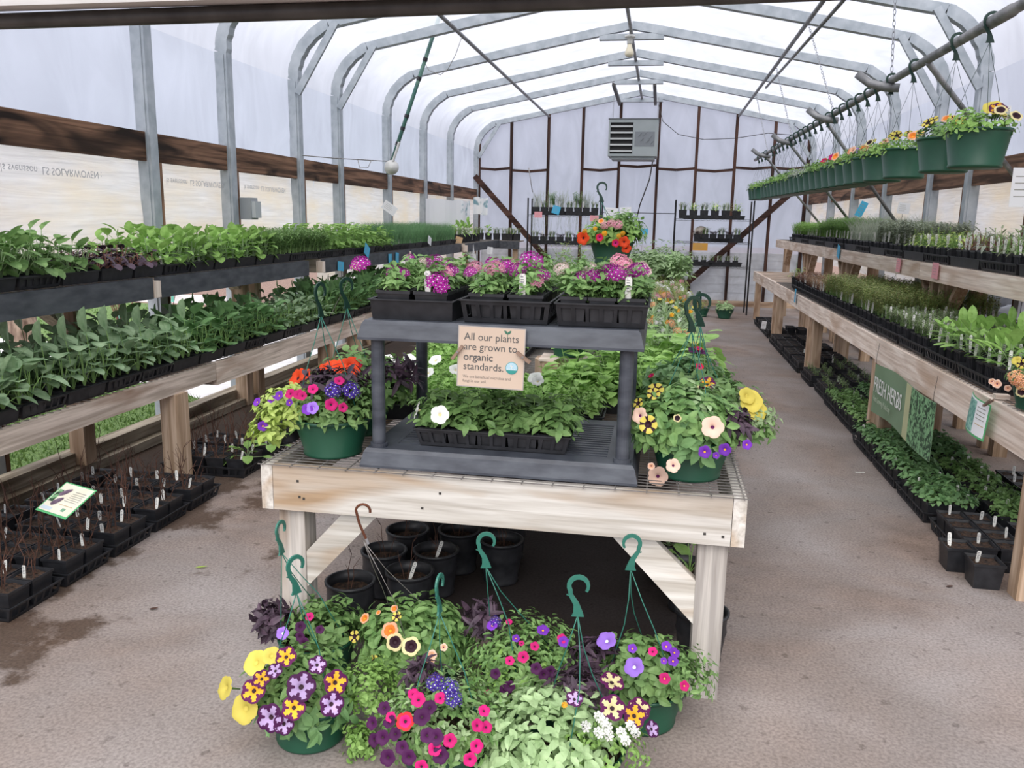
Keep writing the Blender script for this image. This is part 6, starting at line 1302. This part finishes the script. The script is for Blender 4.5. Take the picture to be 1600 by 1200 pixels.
pc(1584, 268, 1612, 318, 'Y', 5.30, WHITE, 'white framed card on the right wall at the picture edge', 0); 
# sheets pinned on the left wall by the far bench
def sheetc(px, py, Y, w, h, mt, lb, rz=.9):
    mb = MB(); N = 8; vs = []
    for sg in (0, .002):
        for i in range(N+1):
            x = -w/2+w*i/N
            for z in (-h/2, h/2): vs.append((x, .02*sin(i*1.1)+sg, z+.012*sin(i*.8)))
    k = 2*(N+1); mb.add(vs, [(i*2, i*2+2, i*2+3, i*2+1) for i in range(N)]+[(i*2+k, i*2+1+k, i*2+3+k, i*2+2+k) for i in range(N)]+[(i*2, i*2+k, i*2+2+k, i*2+2) for i in range(N)]+[(i*2+1, i*2+3, i*2+3+k, i*2+1+k) for i in range(N)])
    o = mb.build('paper_sheet', mt, None, atY(px, py, Y)); o.rotation_euler[2] = rz; return tag(o, lb, 'sheet')
PAPP = plain('printed_paper', (.20, .36, .42), (.80, .83, .86), 5, .6, lo=.40, hi=.48)
sheetc(694, 333, 12.3, .85, .40, WHITE, 'large white sheet pegged along the left wall near the end', 1.15); sheetc(722, 334, 13.4, .42, .42, PAPP, 'white and teal printed sheet right of the large white one', 1.1); sheetc(751, 322, 14.9, .26, .30, PAPP, 'small printed notice at the left back corner', .3)
t = pc(597, 318, 620, 332, 'Y', 10.0, WHITE, 'tilted framed card on a stake above the chives', .6)
# left far bench in the corner with sparse pots
tb = thing('end_bench', 'charcoal fronted bench end in the left back corner', 'bench', (-2.75, 14.55, 0)); mb = MB(); mb.box(-.62, .30, -.03, .0, 1.0, 1.14); mb.build('front_board', FASCIA, tb); mb = MB(); mb.box(-.62, .30, .001, .5, 1.12, 1.14); mb.build('top', W_grey(0), tb)
for x in (-.55, .22):
    mb = MB(); mb.box(x-.045, x+.045, .02, .11, 0, 1.119); mb.build('leg', W_post(2), tb)
r = random.Random(5)
for i, (x, y, zz) in enumerate([(-3.0+.14*k, 12.0+.4*(k % 3)+.3, ZLU+.0065) for k in range(0)]+[(-3.25+.15*(k % 3), 12.1+.3*(k//3), ZLU+.0065) for k in range(15)]+[(-3.2+.15*k, 14.75, 1.1405) for k in range(5)]+[(-2.65+.13*k, 14.7, 1.1405) for k in range(2)]):
    if y > 14.3 and zz > 1.15: continue
    kd = r.choice(('sorrel_pot', 'thyme_pot', 'golden_pot', 'thyme_pot'))
    place(K[kd][r.randrange(3)], (x, y, zz), 'ribbed pot of '+WORD[kd]+' near the left back corner', 'herb', 'pots of '+WORD[kd]+' at the left back corner', scale=1.15)

# wire racks before the end wall
def rack(lab, x0, x1, y0, y1, zs, top):
    t = thing('wire_rack', lab, 'rack', ((x0+x1)/2, y0, 0)); hx = (x1-x0)/2; D_ = y1-y0
    for x in (-hx, hx):
        for y in (0, D_): mb = MB(); mb.tube([(x, y, 0), (x, y, top)], .0135, 8); mb.build('post', BLACKM, t)
    for z in zs:
        mb = MB()
        for y in (0, D_): mb.box(-hx, hx, y-.004, y+.004, z-.004, z+.0); mb.box(-hx, hx, y-.004, y+.004, z-.030, z-.026)
        for x in (-hx, hx): mb.box(x-.004, x+.004, 0, D_, z-.004, z)
        for k in range(1, 30): x = -hx+2*hx*k/30; mb.box(x-.0015, x+.0015, 0, D_, z-.003, z)
        for k in range(14): x = -hx+2*hx*k/14; mb.tube([(x, 0, z-.028), (x+hx/14, 0, z-.004), (x+2*hx/14, 0, z-.028)], .002, 4, cap=False)
        mb.build('wire_shelf', BLACKM, t)
    return t
rack('black wire rack with hanging wispy plants, left of the heater', -2.27, -1.03, 14.3, 14.75, (.5, 1.10, 1.60), 1.88)
rack('black wire rack of small pots, right of the heater', .22, 1.48, 14.3, 14.75, (.80, 1.20, 1.575), 1.88)
ct = single
def rackrow(x0, x1, z, kinds, lb, step=.145, y=14.42, sc=1.2):
    x = x0; i = 0; r = random.Random(int(x0*10+z*7))
    n_ = int((x1-x0)/.56)
    for k in range(n_+1):
        cx = x0+.27+k*(x1-x0-.54)/max(1, n_); single('seedling_tray', TRS, (cx, 14.5, z), 'black tray '+lb, 'tray', 'trays '+lb, pi/2)
    while x <= x1:
        kd = kinds[i % len(kinds)]
        place(K[kd][r.randrange(3)], (x, y, z+.0048), 'square pot of '+WORD[kd]+' '+lb, 'herb', 'pots of '+WORD[kd]+' '+lb, scale=sc); x += step; i += 1
rackrow(-2.15, -1.12, 1.60, ['wispy_grass_pot', 'thyme_pot', 'dill_pot'], 'on the top shelf of the left rack'); rackrow(-2.15, -1.12, 1.10, ['thyme_pot', 'creeping_pot'], 'on the middle shelf of the left rack'); rackrow(-2.15, -1.12, .50, ['thyme_pot'], 'on the low shelf of the left rack')
rackrow(.34, 1.36, 1.575, ['thyme_pot', 'golden_pot'], 'on the top shelf of the right rack', .175, sc=1.35); rackrow(.6, 1.36, 1.20, ['creeping_pot', 'thyme_pot'], 'on the middle shelf of the right rack', .13); rackrow(.34, 1.36, .80, ['thyme_pot'], 'on the low shelf of the right rack', .13, sc=.9)
# asparagus like wisps behind the left rack
t = thing('wispy_plants', 'tall wispy pale green fronds rising from the top shelf of the left rack', 'plant', (-1.65, 14.52, 1.66)); mb = f_grass(950, 120, .5, .08, .42, .0016, lean=.2); mb.build('foliage', LF['sage'], t)
t['kind'] = 'stuff'
t = thing('trailing_plants', 'thin trailing stems hanging below the top shelf of the left rack', 'plant', (-1.65, 14.30, 1.58)); mb = MB(); r = random.Random(9)
for k in range(60):
    x = r.uniform(-.55, .55); l = r.uniform(.15, .42); mb.tube([(x, -.02, 0), (x+r.uniform(-.03, .03), -.03, -l*.5), (x+r.uniform(-.05, .05), -.02, -l)], .0012, 3, cap=False)
mb.build('stems', LF['sage'], t); t['kind'] = 'stuff'
lump('basket_hat', (.66, 14.52, 1.2), .12, .10, .13, plain('pale_straw', (.52, .46, .40), None), 'pale domed bundle on the middle shelf of the right rack', 'bundle', 3, amp=.05)
# round green bowl by the right rack, small pots on the floor near it
t = thing('green_bowl', 'wide green bowl of leafy greens on the floor below the right rack', 'pot', (1.08, 13.75, 0)); o = link(bpy.data.objects.new('pot', round_pot(.15, .095, .15)), t); o = link(bpy.data.objects.new('foliage', f_mound(960, .15, .10, 50, .07, .04).mesh('foliage', LF['light'])), t, (0, 0, .17))
t = thing('green_bowl', 'second green pot on the floor below the right rack, left of the wide bowl', 'pot', (.72, 13.9, 0)); link(bpy.data.objects.new('pot', round_pot(.13, .09, .14)), t); link(bpy.data.objects.new('foliage', f_mound(961, .16, .14, 50, .04, .016).mesh('foliage', LF['olive'])), t, (0, 0, .17))
# litter on the floor
mb = MB(); mb.box(-.03, .03, -.006, .006, 0, .0012); o = mb.build('fallen_tag', TAGW, None, atZ(1344, 738, .0)); o.rotation_euler[2] = .2; tag(o, 'white plant tag lying on the right aisle floor', 'tag')
for i, (px, py, c_, lb) in enumerate(((305, 888, 'lime', 'yellow green fallen leaf on the left aisle floor'), (233, 953, 'twig', 'small dark crumpled leaf on the left aisle floor'), (1478, 918, 'twig', 'small brown fallen leaf near the right bench pots'), (1150, 535, 'dry', 'dry brown leaf far down the right aisle'))):
    mb = MB(); mb.leaf((0, 0, .004), (1, .3, 0), (0, 0, 1), .055 if i == 0 else .035, .018, -.1, .1); tag(mb.build('fallen_leaf', LF[c_], None, atZ(px, py, 0)), lb, 'leaf')

mb = MB(); mb.tube([(-1.03, 14.3, 1.655), (.22, 14.3, 1.655)], .006, 6); tag(mb.build('wire_rod', BLACKM), 'thin black rod joining the left and right racks', 'rod')
